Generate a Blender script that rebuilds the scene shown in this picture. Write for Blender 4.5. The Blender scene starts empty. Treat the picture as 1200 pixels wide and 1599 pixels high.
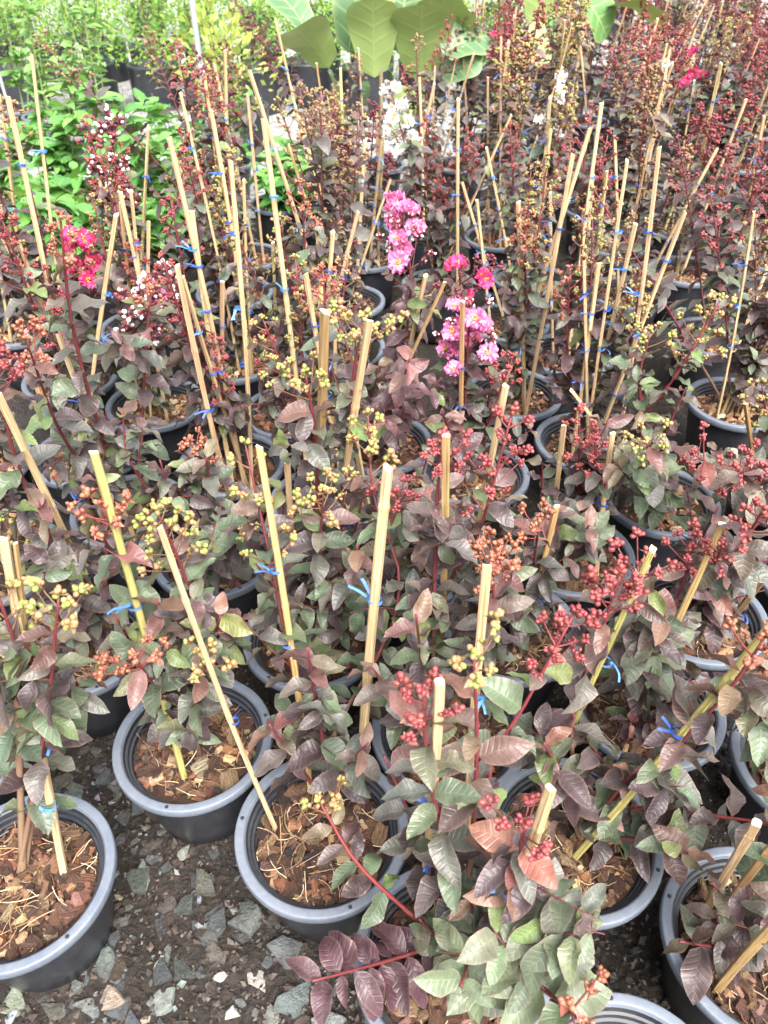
import bpy, math, random
from mathutils import Vector, Matrix, noise
R = math.radians
rnd = random.Random(7)
sc = bpy.context.scene
col = sc.collection

# ---------------------------------------------------------------- camera
H, PITCH, FPX = 1.43, R(40), 1208.0
cam_d = bpy.data.cameras.new('camera')
cam = bpy.data.objects.new('camera', cam_d); col.objects.link(cam)
cam_d.sensor_fit = 'VERTICAL'; cam_d.sensor_height = 36.0; cam_d.lens = 36.0 * FPX / 1599.0
cam_d.clip_start = 0.02; cam_d.clip_end = 400
cam_d.dof.use_dof = True; cam_d.dof.focus_distance = 1.35; cam_d.dof.aperture_fstop = 7.0
cam.location = (0, 0, H); cam.rotation_euler = (R(90) - PITCH, 0, 0)
sc.camera = cam

# ---------------------------------------------------------------- sky and sun (bright overcast)
SUN_EL, SUN_AZ = R(56), R(155)            # azimuth from +Y towards +X
w = bpy.data.worlds.new('World'); sc.world = w; w.use_nodes = True
nt = w.node_tree
bg = nt.nodes['Background']
sky = nt.nodes.new('ShaderNodeTexSky'); sky.sky_type = 'NISHITA'; sky.sun_disc = False
sky.sun_elevation = SUN_EL; sky.sun_rotation = SUN_AZ
sky.air_density = 1.0; sky.dust_density = 6.0; sky.ozone_density = 1.0
hs = nt.nodes.new('ShaderNodeHueSaturation'); hs.inputs['Saturation'].default_value = 0.32
nt.links.new(sky.outputs[0], hs.inputs['Color']); nt.links.new(hs.outputs[0], bg.inputs[0])
bg.inputs[1].default_value = 0.15
sd = bpy.data.lights.new('sun', 'SUN'); sd.energy = 1.0; sd.angle = R(50); sd.color = (1.0, 0.98, 0.95)
sun = bpy.data.objects.new('sun', sd); col.objects.link(sun)
sv = Vector((math.sin(SUN_AZ) * math.cos(SUN_EL), math.cos(SUN_AZ) * math.cos(SUN_EL), math.sin(SUN_EL)))
sun.rotation_euler = (-sv).to_track_quat('-Z', 'Y').to_euler()
sc.view_settings.view_transform = 'Standard'; sc.view_settings.look = 'None'
sc.view_settings.gamma = 1.0; sc.view_settings.exposure = 2.2
sc.cycles.use_denoising = True
sc.cycles.max_bounces = 4; sc.cycles.diffuse_bounces = 3; sc.cycles.glossy_bounces = 2
sc.cycles.transmission_bounces = 2; sc.cycles.transparent_max_bounces = 4
sc.cycles.caustics_reflective = False; sc.cycles.caustics_refractive = False

# ---------------------------------------------------------------- pixel <-> world
CP, SP = math.cos(PITCH), math.sin(PITCH)
def ray(px, py):
    dx, dy = (px - 600) / FPX, (py - 799.5) / FPX
    return Vector((dx, CP - dy * SP, -(SP + dy * CP)))
def at_z(px, py, z):
    d = ray(px, py); return Vector((0, 0, H)) + d * ((z - H) / d.z)
def at_y(px, py, Y):
    d = ray(px, py); return Vector((0, 0, H)) + d * (Y / d.y)
def to_px(p):
    q = Vector(p) - Vector((0, 0, H))
    z = q.y * CP - q.z * SP; y = -(q.z * CP + q.y * SP)
    return (600 + FPX * q.x / z, 799.5 + FPX * y / z) if z > 0.05 else (-9999, -9999)
def near_ray(px, py, a, b):
    """point on the pixel's ray that lies closest to the segment a-b"""
    d = ray(px, py).normalized(); o = Vector((0, 0, H)); u = b - a; w0 = o - a
    A, B, C, D, E = 1.0, d.dot(u), u.dot(u), d.dot(w0), u.dot(w0)
    den = A * C - B * B
    return o + d * ((B * E - C * D) / den if abs(den) > 1e-9 else 1.0)

# ---------------------------------------------------------------- object helpers
def new_mesh(name, verts, faces, mats=(), smooth=False, cols=None, uvs=None, mi=None):
    me = bpy.data.meshes.new(name)
    me.from_pydata([tuple(v) for v in verts], [], faces)
    for m in mats: me.materials.append(m)
    if mi: me.polygons.foreach_set('material_index', mi)
    if smooth: me.polygons.foreach_set('use_smooth', [True] * len(me.polygons))
    if cols is not None:
        at = me.color_attributes.new('Col', 'FLOAT_COLOR', 'POINT')
        flat = []
        for c in cols: flat.extend((c[0], c[1], c[2], 1.0))
        at.data.foreach_set('color', flat)
    if uvs is not None:
        ul = me.uv_layers.new(name='UVMap')
        flat = []
        for lp in me.loops: flat.extend(uvs[lp.vertex_index])
        ul.data.foreach_set('uv', flat)
    me.update()
    return me
def put(name, me, parent=None, M=None, color=None):
    o = bpy.data.objects.new(name, me); col.objects.link(o)
    if parent: o.parent = parent
    if M is not None: o.matrix_basis = M
    if color is not None: o.color = (color[0], color[1], color[2], 1.0)
    return o
def empty(name, loc):
    o = bpy.data.objects.new(name, None); col.objects.link(o); o.location = loc
    o.empty_display_size = 0.05
    return o
def tag(o, label=None, cat=None, group=None, kind=None):
    if label: o['label'] = label
    if cat: o['category'] = cat
    if group: o['group'] = group
    if kind: o['kind'] = kind
    return o
def mixc(a, b, t): return tuple(a[i] + (b[i] - a[i]) * t for i in range(3))
def jit(c, s, r=rnd):
    k = 1 + r.uniform(-s, s); return tuple(max(0.004, x * k * (1 + r.uniform(-s, s) * 0.35)) for x in c)

class MB:
    """collects vertices, faces and vertex colours of one mesh"""
    def __init__(s): s.v, s.f, s.c, s.mi = [], [], [], []
    def add(s, vs, fs, c, mi=0):
        n = len(s.v); s.v.extend(vs); s.f.extend([tuple(i + n for i in f) for f in fs])
        s.c.extend([c] * len(vs) if not isinstance(c, list) else c); s.mi.extend([mi] * len(fs))
    def tube(s, pts, rads, c, sides=5, cap=True, mi=0):
        vs, fs, cs = [], [], []
        n = len(pts); up = Vector((0.31, 0.17, 0.93))
        for i, p in enumerate(pts):
            t = (pts[min(i + 1, n - 1)] - pts[max(i - 1, 0)]).normalized()
            a = t.cross(up)
            if a.length < 0.05: a = t.cross(Vector((1, 0, 0)))
            a.normalize(); b = t.cross(a)
            r = rads[i] if isinstance(rads, (list, tuple)) else rads
            for k in range(sides):
                th = 2 * math.pi * k / sides
                vs.append(p + a * (r * math.cos(th)) + b * (r * math.sin(th)))
                cs.append(c[i] if isinstance(c, list) else c)
        for i in range(n - 1):
            for k in range(sides):
                k2 = (k + 1) % sides
                fs.append((i * sides + k, i * sides + k2, (i + 1) * sides + k2, (i + 1) * sides + k))
        if cap: fs.append(tuple(range((n - 1) * sides, n * sides)))
        s.add(vs, fs, cs, mi)
    def blob(s, p, r, c, axis=Vector((0, 0, 1)), seg=6, rings=4, stretch=1.15, c2=None):
        axis = axis.normalized(); a = axis.orthogonal().normalized(); b = axis.cross(a)
        vs, fs, cs = [], [], []
        vs.append(p - axis * r * stretch); cs.append(c)
        for i in range(1, rings):
            ph = math.pi * i / rings
            for k in range(seg):
                th = 2 * math.pi * (k + 0.5 * (i % 2)) / seg
                vs.append(p - axis * (r * stretch * math.cos(ph)) + a * (r * math.sin(ph) * math.cos(th)) + b * (r * math.sin(ph) * math.sin(th)))
                cs.append(mixc(c, c2, i / rings) if c2 else c)
        vs.append(p + axis * r * stretch * 1.1); cs.append(c2 or c)
        for k in range(seg): fs.append((0, 1 + (k + 1) % seg, 1 + k))
        for i in range(rings - 2):
            for k in range(seg):
                k2 = (k + 1) % seg
                fs.append((1 + i * seg + k, 1 + i * seg + k2, 1 + (i + 1) * seg + k2, 1 + (i + 1) * seg + k))
        L = 1 + (rings - 2) * seg
        for k in range(seg): fs.append((L + k, L + (k + 1) % seg, len(vs) - 1))
        s.add(vs, fs, cs)
    def mesh(s, name, mats, smooth=True): return new_mesh(name, s.v, s.f, mats, smooth, s.c, mi=s.mi)

def catmull(P, n):
    if len(P) == 2: return [P[0].lerp(P[1], i / n) for i in range(n + 1)]
    Q = [P[0] * 2 - P[1]] + list(P) + [P[-1] * 2 - P[-2]]
    out = []; m = len(P) - 1
    for i in range(n + 1):
        u = i / n * m; k = min(int(u), m - 1); t = u - k
        a, b, c, d = Q[k], Q[k + 1], Q[k + 2], Q[k + 3]
        out.append(0.5 * ((2 * b) + (c - a) * t + (2 * a - 5 * b + 4 * c - d) * t * t + (3 * b - a - 3 * c + d) * t ** 3))
    return out

# ---------------------------------------------------------------- materials
def mat(name):
    m = bpy.data.materials.new(name); m.use_nodes = True
    n = m.node_tree.nodes; n.clear()
    out = n.new('ShaderNodeOutputMaterial'); b = n.new('ShaderNodeBsdfPrincipled')
    m.node_tree.links.new(b.outputs[0], out.inputs[0])
    return m, m.node_tree, b, out
def N(t, typ, **kw):
    n = t.nodes.new(typ)
    for k, v in kw.items(): setattr(n, k, v)
    return n
def math_n(t, op, a, b=None, c=None, clamp=False):
    n = N(t, 'ShaderNodeMath', operation=op, use_clamp=clamp)
    for i, x in enumerate((a, b, c)):
        if x is None: continue
        if isinstance(x, (int, float)): n.inputs[i].default_value = x
        else: t.links.new(x, n.inputs[i])
    return n.outputs[0]
def mix_n(t, fac, a, b, blend='MIX'):
    n = N(t, 'ShaderNodeMix', data_type='RGBA', blend_type=blend)
    for s, x in ((n.inputs[0], fac), (n.inputs[6], a), (n.inputs[7], b)):
        if isinstance(x, (int, float)): s.default_value = x
        elif isinstance(x, tuple): s.default_value = (x[0], x[1], x[2], 1)
        else: t.links.new(x, s)
    return n.outputs[2]
def noise_n(t, scale, detail=3, vec=None, rough=0.55):
    n = N(t, 'ShaderNodeTexNoise'); n.inputs['Scale'].default_value = scale; n.inputs['Detail'].default_value = detail
    n.inputs['Roughness'].default_value = rough
    if vec is not None: t.links.new(vec, n.inputs['Vector'])
    return n.outputs[0]
def ramp_n(t, fac, stops):
    n = N(t, 'ShaderNodeValToRGB'); e = n.color_ramp.elements
    while len(e) < len(stops): e.new(0.5)
    for i, (p, c) in enumerate(stops): e[i].position = p; e[i].color = (c[0], c[1], c[2], 1)
    t.links.new(fac, n.inputs[0]); return n.outputs[0]
def bump_n(t, b, h, strength, dist):
    n = N(t, 'ShaderNodeBump'); n.inputs['Strength'].default_value = strength; n.inputs['Distance'].default_value = dist
    t.links.new(h, n.inputs['Height']); t.links.new(n.outputs[0], b.inputs['Normal'])
def mapped(t, scale):
    tc = N(t, 'ShaderNodeTexCoord'); mp = N(t, 'ShaderNodeMapping'); mp.inputs['Scale'].default_value = scale
    t.links.new(tc.outputs['Object'], mp.inputs[0])
    oi = N(t, 'ShaderNodeObjectInfo'); ad = N(t, 'ShaderNodeVectorMath', operation='ADD')
    t.links.new(mp.outputs[0], ad.inputs[0])
    sc_ = N(t, 'ShaderNodeMath', operation='MULTIPLY'); sc_.inputs[1].default_value = 37.0
    t.links.new(oi.outputs['Random'], sc_.inputs[0]); t.links.new(sc_.outputs[0], ad.inputs[1])
    return ad.outputs[0], oi

def leaf_material(name, veins=8.0, under=(0.13, 0.085, 0.065), under_mix=0.5, rough=0.4, edge=(0.34, 0.2, 0.16), edge_mix=0.28, trans=0.12, attr=False, vein_c=None, vein_mix=0.6, bump=0.24):
    m, t, b, out = mat(name)
    L = t.links
    oi = N(t, 'ShaderNodeObjectInfo')
    if attr:
        a = N(t, 'ShaderNodeAttribute', attribute_name='Col'); base = a.outputs['Color']
    else: base = oi.outputs['Color']
    tc = N(t, 'ShaderNodeTexCoord')
    nv = N(t, 'ShaderNodeVectorMath', operation='ADD'); L.new(tc.outputs['Object'], nv.inputs[0]); L.new(oi.outputs['Random'], nv.inputs[1])
    nz = noise_n(t, 3.5 if not attr else 60, 3, nv.outputs[0] if not attr else None)
    base = mix_n(t, math_n(t, 'MULTIPLY_ADD', nz, 1.1, -0.3, True), mix_n(t, 1.0, base, (0.8, 0.8, 0.8), 'MULTIPLY'), mix_n(t, 1.0, base, (1.17, 1.19, 1.12), 'MULTIPLY'))
    if not attr:
        uv = N(t, 'ShaderNodeSeparateXYZ'); L.new(tc.outputs['UV'], uv.inputs[0])
        u, v = uv.outputs[0], uv.outputs[1]
        au = math_n(t, 'ABSOLUTE', u)
        ph = math_n(t, 'MULTIPLY', math_n(t, 'SUBTRACT', v, math_n(t, 'MULTIPLY', math_n(t, 'POWER', au, 0.8), 0.16)), veins * math.pi)
        side = math_n(t, 'POWER', math_n(t, 'ABSOLUTE', math_n(t, 'COSINE', ph)), 22.0)
        mid = math_n(t, 'LESS_THAN', au, 0.035)
        vein = math_n(t, 'MAXIMUM', math_n(t, 'MULTIPLY', side, math_n(t, 'SUBTRACT', 0.75, math_n(t, 'MULTIPLY', au, 0.55))), mid)
        base = mix_n(t, math_n(t, 'MULTIPLY', vein, vein_mix), base, vein_c or mix_n(t, 1.0, base, (1.62, 1.62, 1.5), 'MULTIPLY'))
        ed = math_n(t, 'POWER', au, 9.0)
        base = mix_n(t, math_n(t, 'MULTIPLY', ed, edge_mix), base, edge)
        h = math_n(t, 'ADD', math_n(t, 'MULTIPLY', vein, -1.0), math_n(t, 'MULTIPLY', noise_n(t, 5, 2, nv.outputs[0]), 0.5))
        bump_n(t, b, h, bump, 0.02)
    ge = N(t, 'ShaderNodeNewGeometry')
    base = mix_n(t, math_n(t, 'MULTIPLY', ge.outputs['Backfacing'], under_mix), base, under)
    L.new(base, b.inputs['Base Color'])
    b.inputs['Roughness'].default_value = rough
    b.inputs['Specular IOR Level'].default_value = 0.42
    tr = N(t, 'ShaderNodeBsdfTranslucent'); L.new(mix_n(t, 1.0, base, (1.5, 1.25, 0.9), 'MULTIPLY'), tr.inputs[0])
    ms = N(t, 'ShaderNodeMixShader'); ms.inputs[0].default_value = trans
    L.new(b.outputs[0], ms.inputs[1]); L.new(tr.outputs[0], ms.inputs[2]); L.new(ms.outputs[0], out.inputs[0])
    return m
def attr_material(name, rough=0.5, spec=0.5, bump=None, trans=0.0):
    m, t, b, out = mat(name)
    a = N(t, 'ShaderNodeAttribute', attribute_name='Col')
    nz = noise_n(t, bump[0] if bump else 150, 3)
    c = mix_n(t, nz, mix_n(t, 1.0, a.outputs[0], (0.72, 0.72, 0.72), 'MULTIPLY'), mix_n(t, 1.0, a.outputs[0], (1.28, 1.28, 1.28), 'MULTIPLY'))
    t.links.new(c, b.inputs['Base Color']); b.inputs['Roughness'].default_value = rough
    b.inputs['Specular IOR Level'].default_value = spec
    if bump: bump_n(t, b, nz, bump[1], bump[2])
    if trans:
        tr = N(t, 'ShaderNodeBsdfTranslucent'); t.links.new(c, tr.inputs[0])
        ms = N(t, 'ShaderNodeMixShader'); ms.inputs[0].default_value = trans
        t.links.new(b.outputs[0], ms.inputs[1]); t.links.new(tr.outputs[0], ms.inputs[2]); t.links.new(ms.outputs[0], out.inputs[0])
    return m

M = {}
M['leaf'] = leaf_material('crape_leaf')
M['leaf_far'] = leaf_material('crape_leaf_far', attr=True)
M['green_leaf'] = leaf_material('green_leaf', veins=9, under=(0.16, 0.3, 0.07), under_mix=0.5, edge_mix=0.0, trans=0.3, rough=0.38, vein_c=(0.3, 0.5, 0.14), vein_mix=0.4)
M['fig_leaf'] = leaf_material('fig_leaf', veins=5, under=(0.25, 0.32, 0.105), under_mix=0.72, edge_mix=0.5, edge=(0.3, 0.34, 0.15), trans=0.12, rough=0.42, vein_c=(0.36, 0.42, 0.19), vein_mix=0.42, bump=0.1)
M['lime'] = leaf_material('lime_leaf', attr=True, under=(0.3, 0.42, 0.06), trans=0.35)
M['stem'] = attr_material('stem', 0.5, 0.5, (220, 0.4, 0.002))
M['bud'] = attr_material('bud', 0.38, 0.5, (260, 0.25, 0.001), 0.08)
M['petal'] = attr_material('petal', 0.6, 0.3, (200, 0.2, 0.001), 0.3)

# bamboo: long fibres along the stake, a pale cut end
m, t, b, out = mat('bamboo'); M['bamboo'] = m
vec, oi = mapped(t, (480, 480, 8))
fib = noise_n(t, 1.0, 4, vec, 0.65)
vec2, _ = mapped(t, (18, 18, 9)); blot = noise_n(t, 1.0, 3, vec2)
c = mix_n(t, math_n(t, 'MULTIPLY_ADD', fib, 2.2, -0.6, True), mix_n(t, 1.0, oi.outputs['Color'], (0.4, 0.32, 0.22), 'MULTIPLY'), mix_n(t, 1.0, oi.outputs['Color'], (1.18, 1.22, 1.28), 'MULTIPLY'))
c = mix_n(t, math_n(t, 'MULTIPLY_ADD', blot, 2.0, -1.05, True), c, mix_n(t, 1.0, oi.outputs['Color'], (0.6, 0.5, 0.4), 'MULTIPLY'))
t.links.new(c, b.inputs['Base Color']); b.inputs['Roughness'].default_value = 0.55
bump_n(t, b, fib, 0.8, 0.003)
m, t, b, out = mat('bamboo_cut'); M['cut'] = m
nz = noise_n(t, 700, 3); t.links.new(ramp_n(t, nz, [(0.3, (0.5, 0.4, 0.24)), (0.65, (0.75, 0.68, 0.5))]), b.inputs['Base Color']); b.inputs['Roughness'].default_value = 0.8
bump_n(t, b, nz, 0.6, 0.002)
m, t, b, out = mat('blue_tie'); M['tie'] = m
oi = N(t, 'ShaderNodeObjectInfo'); nz = noise_n(t, 300, 2)
t.links.new(mix_n(t, nz, oi.outputs['Color'], mix_n(t, 1.0, oi.outputs['Color'], (1.5, 1.4, 1.25), 'MULTIPLY')), b.inputs['Base Color'])
b.inputs['Roughness'].default_value = 0.4; bump_n(t, b, nz, 0.4, 0.001)

def plastic(name, base, dust, amount, rough):
    m, t, b, out = mat(name)
    vec, oi = mapped(t, (1, 1, 1))
    a = noise_n(t, 14, 4, vec, 0.65); f = noise_n(t, 110, 4, vec, 0.7)
    k = math_n(t, 'MULTIPLY', math_n(t, 'ADD', math_n(t, 'MULTIPLY_ADD', a, 2.4, -0.85, True), math_n(t, 'MULTIPLY_ADD', f, 3.0, -1.45, True)), amount, None, True)
    vary = math_n(t, 'MULTIPLY_ADD', oi.outputs['Random'], 0.5, 0.75)
    t.links.new(mix_n(t, math_n(t, 'MULTIPLY', k, vary), base, dust), b.inputs['Base Color'])
    r = math_n(t, 'MULTIPLY_ADD', k, 0.35, rough); t.links.new(r, b.inputs['Roughness'])
    bump_n(t, b, f, 0.08, 0.002)
    return m
M['pot'] = plastic('pot_plastic', (0.016, 0.018, 0.024), (0.06, 0.06, 0.06), 0.4, 0.3)
M['rim'] = plastic('skylit_rim_plastic', (0.092, 0.11, 0.14), (0.165, 0.176, 0.198), 0.5, 0.46)  # sky reflection painted into the lighter blue-grey base; mottling is dust
m, t, b, out = mat('hole_dark'); M['dark'] = m
b.inputs['Base Color'].default_value = (0.012, 0.012, 0.013, 1); b.inputs['Roughness'].default_value = 0.7

# bark chips, potting soil, straw
m, t, b, out = mat('bark_chip'); M['chip'] = m
vec, oi = mapped(t, (5, 0.7, 2.2)); fib = noise_n(t, 1.6, 5, vec, 0.7)
vec2, _ = mapped(t, (1, 1, 1)); bl = noise_n(t, 1.1, 3, vec2)
c = mix_n(t, math_n(t, 'MULTIPLY_ADD', fib, 2.6, -0.8, True), mix_n(t, 1.0, oi.outputs['Color'], (0.38, 0.34, 0.3), 'MULTIPLY'), mix_n(t, 1.0, oi.outputs['Color'], (1.3, 1.25, 1.2), 'MULTIPLY'))
c = mix_n(t, math_n(t, 'MULTIPLY_ADD', bl, 2.0, -1.0, True), c, (0.05, 0.026, 0.017))
t.links.new(c, b.inputs['Base Color']); b.inputs['Roughness'].default_value = 0.85; bump_n(t, b, fib, 0.9, 0.25)
m, t, b, out = mat('potting_soil'); M['soil'] = m
nz = noise_n(t, 90, 5, None, 0.7); vo = N(t, 'ShaderNodeTexVoronoi'); vo.inputs['Scale'].default_value = 120
t.links.new(mix_n(t, math_n(t, 'MULTIPLY', vo.outputs['Distance'], 0.7), ramp_n(t, nz, [(0.3, (0.018, 0.01, 0.007)), (0.55, (0.06, 0.03, 0.018)), (0.75, (0.17, 0.085, 0.045))]), (0.1, 0.05, 0.028)), b.inputs['Base Color'])
b.inputs['Roughness'].default_value = 0.9; bump_n(t, b, nz, 1.0, 0.006)
M['straw'] = attr_material('straw', 0.75, 0.3)
M['mulch'] = attr_material('mulch', 0.85, 0.25, (240, 0.8, 0.004))

# ground: wet dark mud with grit
m, t, b, out = mat('mud'); M['mud'] = m
tc = N(t, 'ShaderNodeTexCoord')
n1 = noise_n(t, 5, 5, tc.outputs['Object'], 0.6); n2 = noise_n(t, 70, 6, tc.outputs['Object'], 0.7); n3 = noise_n(t, 320, 3, tc.outputs['Object'], 0.7)
vo = N(t, 'ShaderNodeTexVoronoi'); vo.inputs['Scale'].default_value = 85; t.links.new(tc.outputs['Object'], vo.inputs['Vector'])
c = ramp_n(t, n2, [(0.3, (0.012, 0.009, 0.007)), (0.52, (0.038, 0.028, 0.021)), (0.76, (0.095, 0.074, 0.057))])
c = mix_n(t, math_n(t, 'MULTIPLY_ADD', n1, 2.2, -0.75, True), mix_n(t, 1.0, c, (0.6, 0.56, 0.52), 'MULTIPLY'), c)
t.links.new(c, b.inputs['Base Color'])
t.links.new(math_n(t, 'MULTIPLY_ADD', n1, 0.5, 0.32), b.inputs['Roughness'])
hh = math_n(t, 'ADD', n2, math_n(t, 'ADD', math_n(t, 'MULTIPLY', n3, 0.35), math_n(t, 'MULTIPLY', vo.outputs['Distance'], 0.5)))
bump_n(t, b, hh, 1.0, 0.016)
m, t, b, out = mat('slate_stone'); M['stone'] = m
vec, oi = mapped(t, (1, 1, 1)); a = noise_n(t, 1.6, 5, vec, 0.65); f = noise_n(t, 9, 4, vec, 0.7)
c = mix_n(t, math_n(t, 'MULTIPLY_ADD', a, 2.4, -0.8, True), mix_n(t, 1.0, oi.outputs['Color'], (0.55, 0.53, 0.5), 'MULTIPLY'), mix_n(t, 1.0, oi.outputs['Color'], (1.25, 1.25, 1.22), 'MULTIPLY'))
c = mix_n(t, math_n(t, 'MULTIPLY_ADD', f, 3.0, -1.75, True), c, (0.07, 0.055, 0.042))
t.links.new(c, b.inputs['Base Color']); b.inputs['Roughness'].default_value = 0.55; bump_n(t, b, math_n(t, 'ADD', a, math_n(t, 'MULTIPLY', f, 0.5)), 0.6, 0.12)
M['gravel'] = attr_material('gravel', 0.65, 0.4, (180, 0.5, 0.003))
m, t, b, out = mat('pale_gravel'); M['pale'] = m
tc = N(t, 'ShaderNodeTexCoord'); vo = N(t, 'ShaderNodeTexVoronoi'); vo.inputs['Scale'].default_value = 38; t.links.new(tc.outputs['Object'], vo.inputs['Vector'])
n1 = noise_n(t, 3, 4, tc.outputs['Object']); sep = N(t, 'ShaderNodeSeparateColor'); t.links.new(vo.outputs['Color'], sep.inputs[0])
c = mix_n(t, sep.outputs[0], (0.13, 0.125, 0.12), (0.36, 0.355, 0.34)); c = mix_n(t, math_n(t, 'MULTIPLY_ADD', n1, 2.5, -1.2, True), c, (0.16, 0.145, 0.12))
t.links.new(c, b.inputs['Base Color']); b.inputs['Roughness'].default_value = 0.8; bump_n(t, b, vo.outputs['Distance'], 0.8, 0.02)
m, t, b, out = mat('galvanised_metal'); M['metal'] = m
nz = noise_n(t, 40, 3); t.links.new(ramp_n(t, nz, [(0.3, (0.35, 0.38, 0.41)), (0.7, (0.55, 0.58, 0.6))]), b.inputs['Base Color']); b.inputs['Metallic'].default_value = 0.6; b.inputs['Roughness'].default_value = 0.45

# ---------------------------------------------------------------- ground
def spread(lo, hi, dlo, dhi, step):
    xs = []; x = dlo
    while x < dhi: xs.append(x); x += step
    g = step; x = dhi
    while x < hi: xs.append(x); g *= 1.22; x += g
    xs.append(hi); g = step; x = dlo
    while x > lo: g *= 1.22; x -= g; xs.append(max(x, lo))
    return sorted(set(xs))
gx = spread(-80, 80, -0.95, 0.95, 0.0065); gy = spread(-30, 160, 0.25, 1.25, 0.0065)
gv, gf = [], []
def ground_h(x, y):
    if abs(x) > 3 or y > 4: return 0.0
    p = Vector((x, y, 0))
    return 0.010 * noise.noise(p * 9) + 0.008 * noise.noise(p * 26 + Vector((5, 2, 1))) + 0.010 * abs(noise.noise(p * 48)) + 0.006 * noise.noise(p * 85) - 0.010
for y in gy:
    for x in gx: gv.append((x, y, ground_h(x, y)))
nx = len(gx)
for j in range(len(gy) - 1):
    for i in range(nx - 1):
        k = j * nx + i; gf.append((k, k + 1, k + nx + 1, k + nx))
ground = put('ground', new_mesh('ground', gv, gf, [M['mud']], True)); tag(ground, kind='structure')
pv = [(-14, 3.9), (0.2, 4.1), (1.1, 5.2), (3.2, 7.5), (6.0, 14), (-14, 14)]
path = put('gravel_path', new_mesh('gravel_path', [(x, y, 0.006) for x, y in pv], [tuple(range(len(pv)))], [M['pale']])); tag(path, kind='structure')

# ---------------------------------------------------------------- leaf, bud, flower, chip, stone templates
def leaf_mesh(name, seed, ns=6, nw=4, width=0.5, wave=0.05, fold=0.35, curl=0.35, tipw=1.0, mat_='leaf', twist=0.0, shape=0):
    r = random.Random(seed); V, F, UV = [], [], []
    ph = r.uniform(0, 6); side_ph = r.uniform(0, 2)
    for i in range(ns + 1):
        v = i / ns
        if shape == 0: wd = math.sin(math.pi * (v ** 0.82)) ** 0.72 * width / 2
        else: wd = (0.42 + 0.75 * v) * math.sqrt(max(0.0, 1 - (max(0, v - 0.55) / 0.45) ** 2.2)) * (1 if v > 0.08 else v / 0.08) * width / 2
        if i in (0, ns): wd = 0.012 * width
        ang = -curl * v; y = v if abs(curl) < 1e-3 else math.sin(curl * v) / curl
        z0 = 0.0 if abs(curl) < 1e-3 else -(1 - math.cos(curl * v)) / curl
        for j in range(nw + 1):
            u = -1 + 2 * j / nw
            x = u * wd; z = z0 + abs(u) * wd * fold
            z += wave * math.sin(v * 11 + ph + (side_ph if u > 0 else 0)) * abs(u) ** 1.5 * (wd / (width / 2 + 1e-6))
            tw = twist * v
            x, z = x * math.cos(tw) - (z - z0) * math.sin(tw), z0 + x * math.sin(tw) + (z - z0) * math.cos(tw)
            V.append((x, y, z)); UV.append((u, v))
    for i in range(ns):
        for j in range(nw):
            k = i * (nw + 1) + j; F.append((k, k + 1, k + nw + 2, k + nw + 1))
    return new_mesh(name, V, F, [M[mat_]], True, None, UV)
LEAF = []
for i in range(14):
    r = random.Random(i)
    LEAF.append(leaf_mesh('crape_leaf', i, 8, 4, r.uniform(0.44, 0.58), r.uniform(0.04, 0.11), r.uniform(0.1, 0.6), r.uniform(0.2, 1.3), twist=r.uniform(-0.8, 0.8)))
LEAF_LO = [leaf_mesh('small_leaf', 50 + i, 4, 2, random.Random(i).uniform(0.48, 0.6), 0.05, random.Random(i + 5).uniform(0.1, 0.5), random.Random(i + 9).uniform(0.2, 1.2), twist=random.Random(i + 3).uniform(-0.6, 0.6)) for i in range(8)]
GREEN = [leaf_mesh('green_leaf', 80 + i, 6, 4, 0.5, 0.03, 0.3, 0.3 + 0.2 * i, mat_='green_leaf', twist=0.15 * (i - 2)) for i in range(5)]
FIG = [leaf_mesh('fig_leaf', 90 + i, 12, 6, 0.82, 0.035, 0.22, 0.5 + 0.15 * i, mat_='fig_leaf', shape=1) for i in range(4)]

def rv(r, s=1.0): return Vector((r.gauss(0, 1), r.gauss(0, 1), r.gauss(0, 1))).normalized() * s
SCHEME = {  # bud low colour, bud tip colour, bract colour, stem colour
    'yg': ((0.24, 0.28, 0.065), (0.34, 0.115, 0.085), (0.18, 0.12, 0.06), (0.16, 0.08, 0.04)),
    'red': ((0.27, 0.065, 0.05), (0.17, 0.022, 0.034), (0.22, 0.085, 0.068), (0.16, 0.03, 0.03)),
    'orange': ((0.27, 0.14, 0.06), (0.24, 0.055, 0.045), (0.27, 0.095, 0.07), (0.2, 0.04, 0.03)),
    'pale': ((0.2, 0.18, 0.065), (0.27, 0.095, 0.075), (0.19, 0.11, 0.07), (0.15, 0.08, 0.05)),
    'dark': ((0.13, 0.03, 0.035), (0.16, 0.03, 0.045), (0.1, 0.03, 0.035), (0.09, 0.025, 0.025)),
    'white': ((0.13, 0.03, 0.035), (0.2, 0.04, 0.05), (0.1, 0.03, 0.035), (0.09, 0.025, 0.025)),
}
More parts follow.
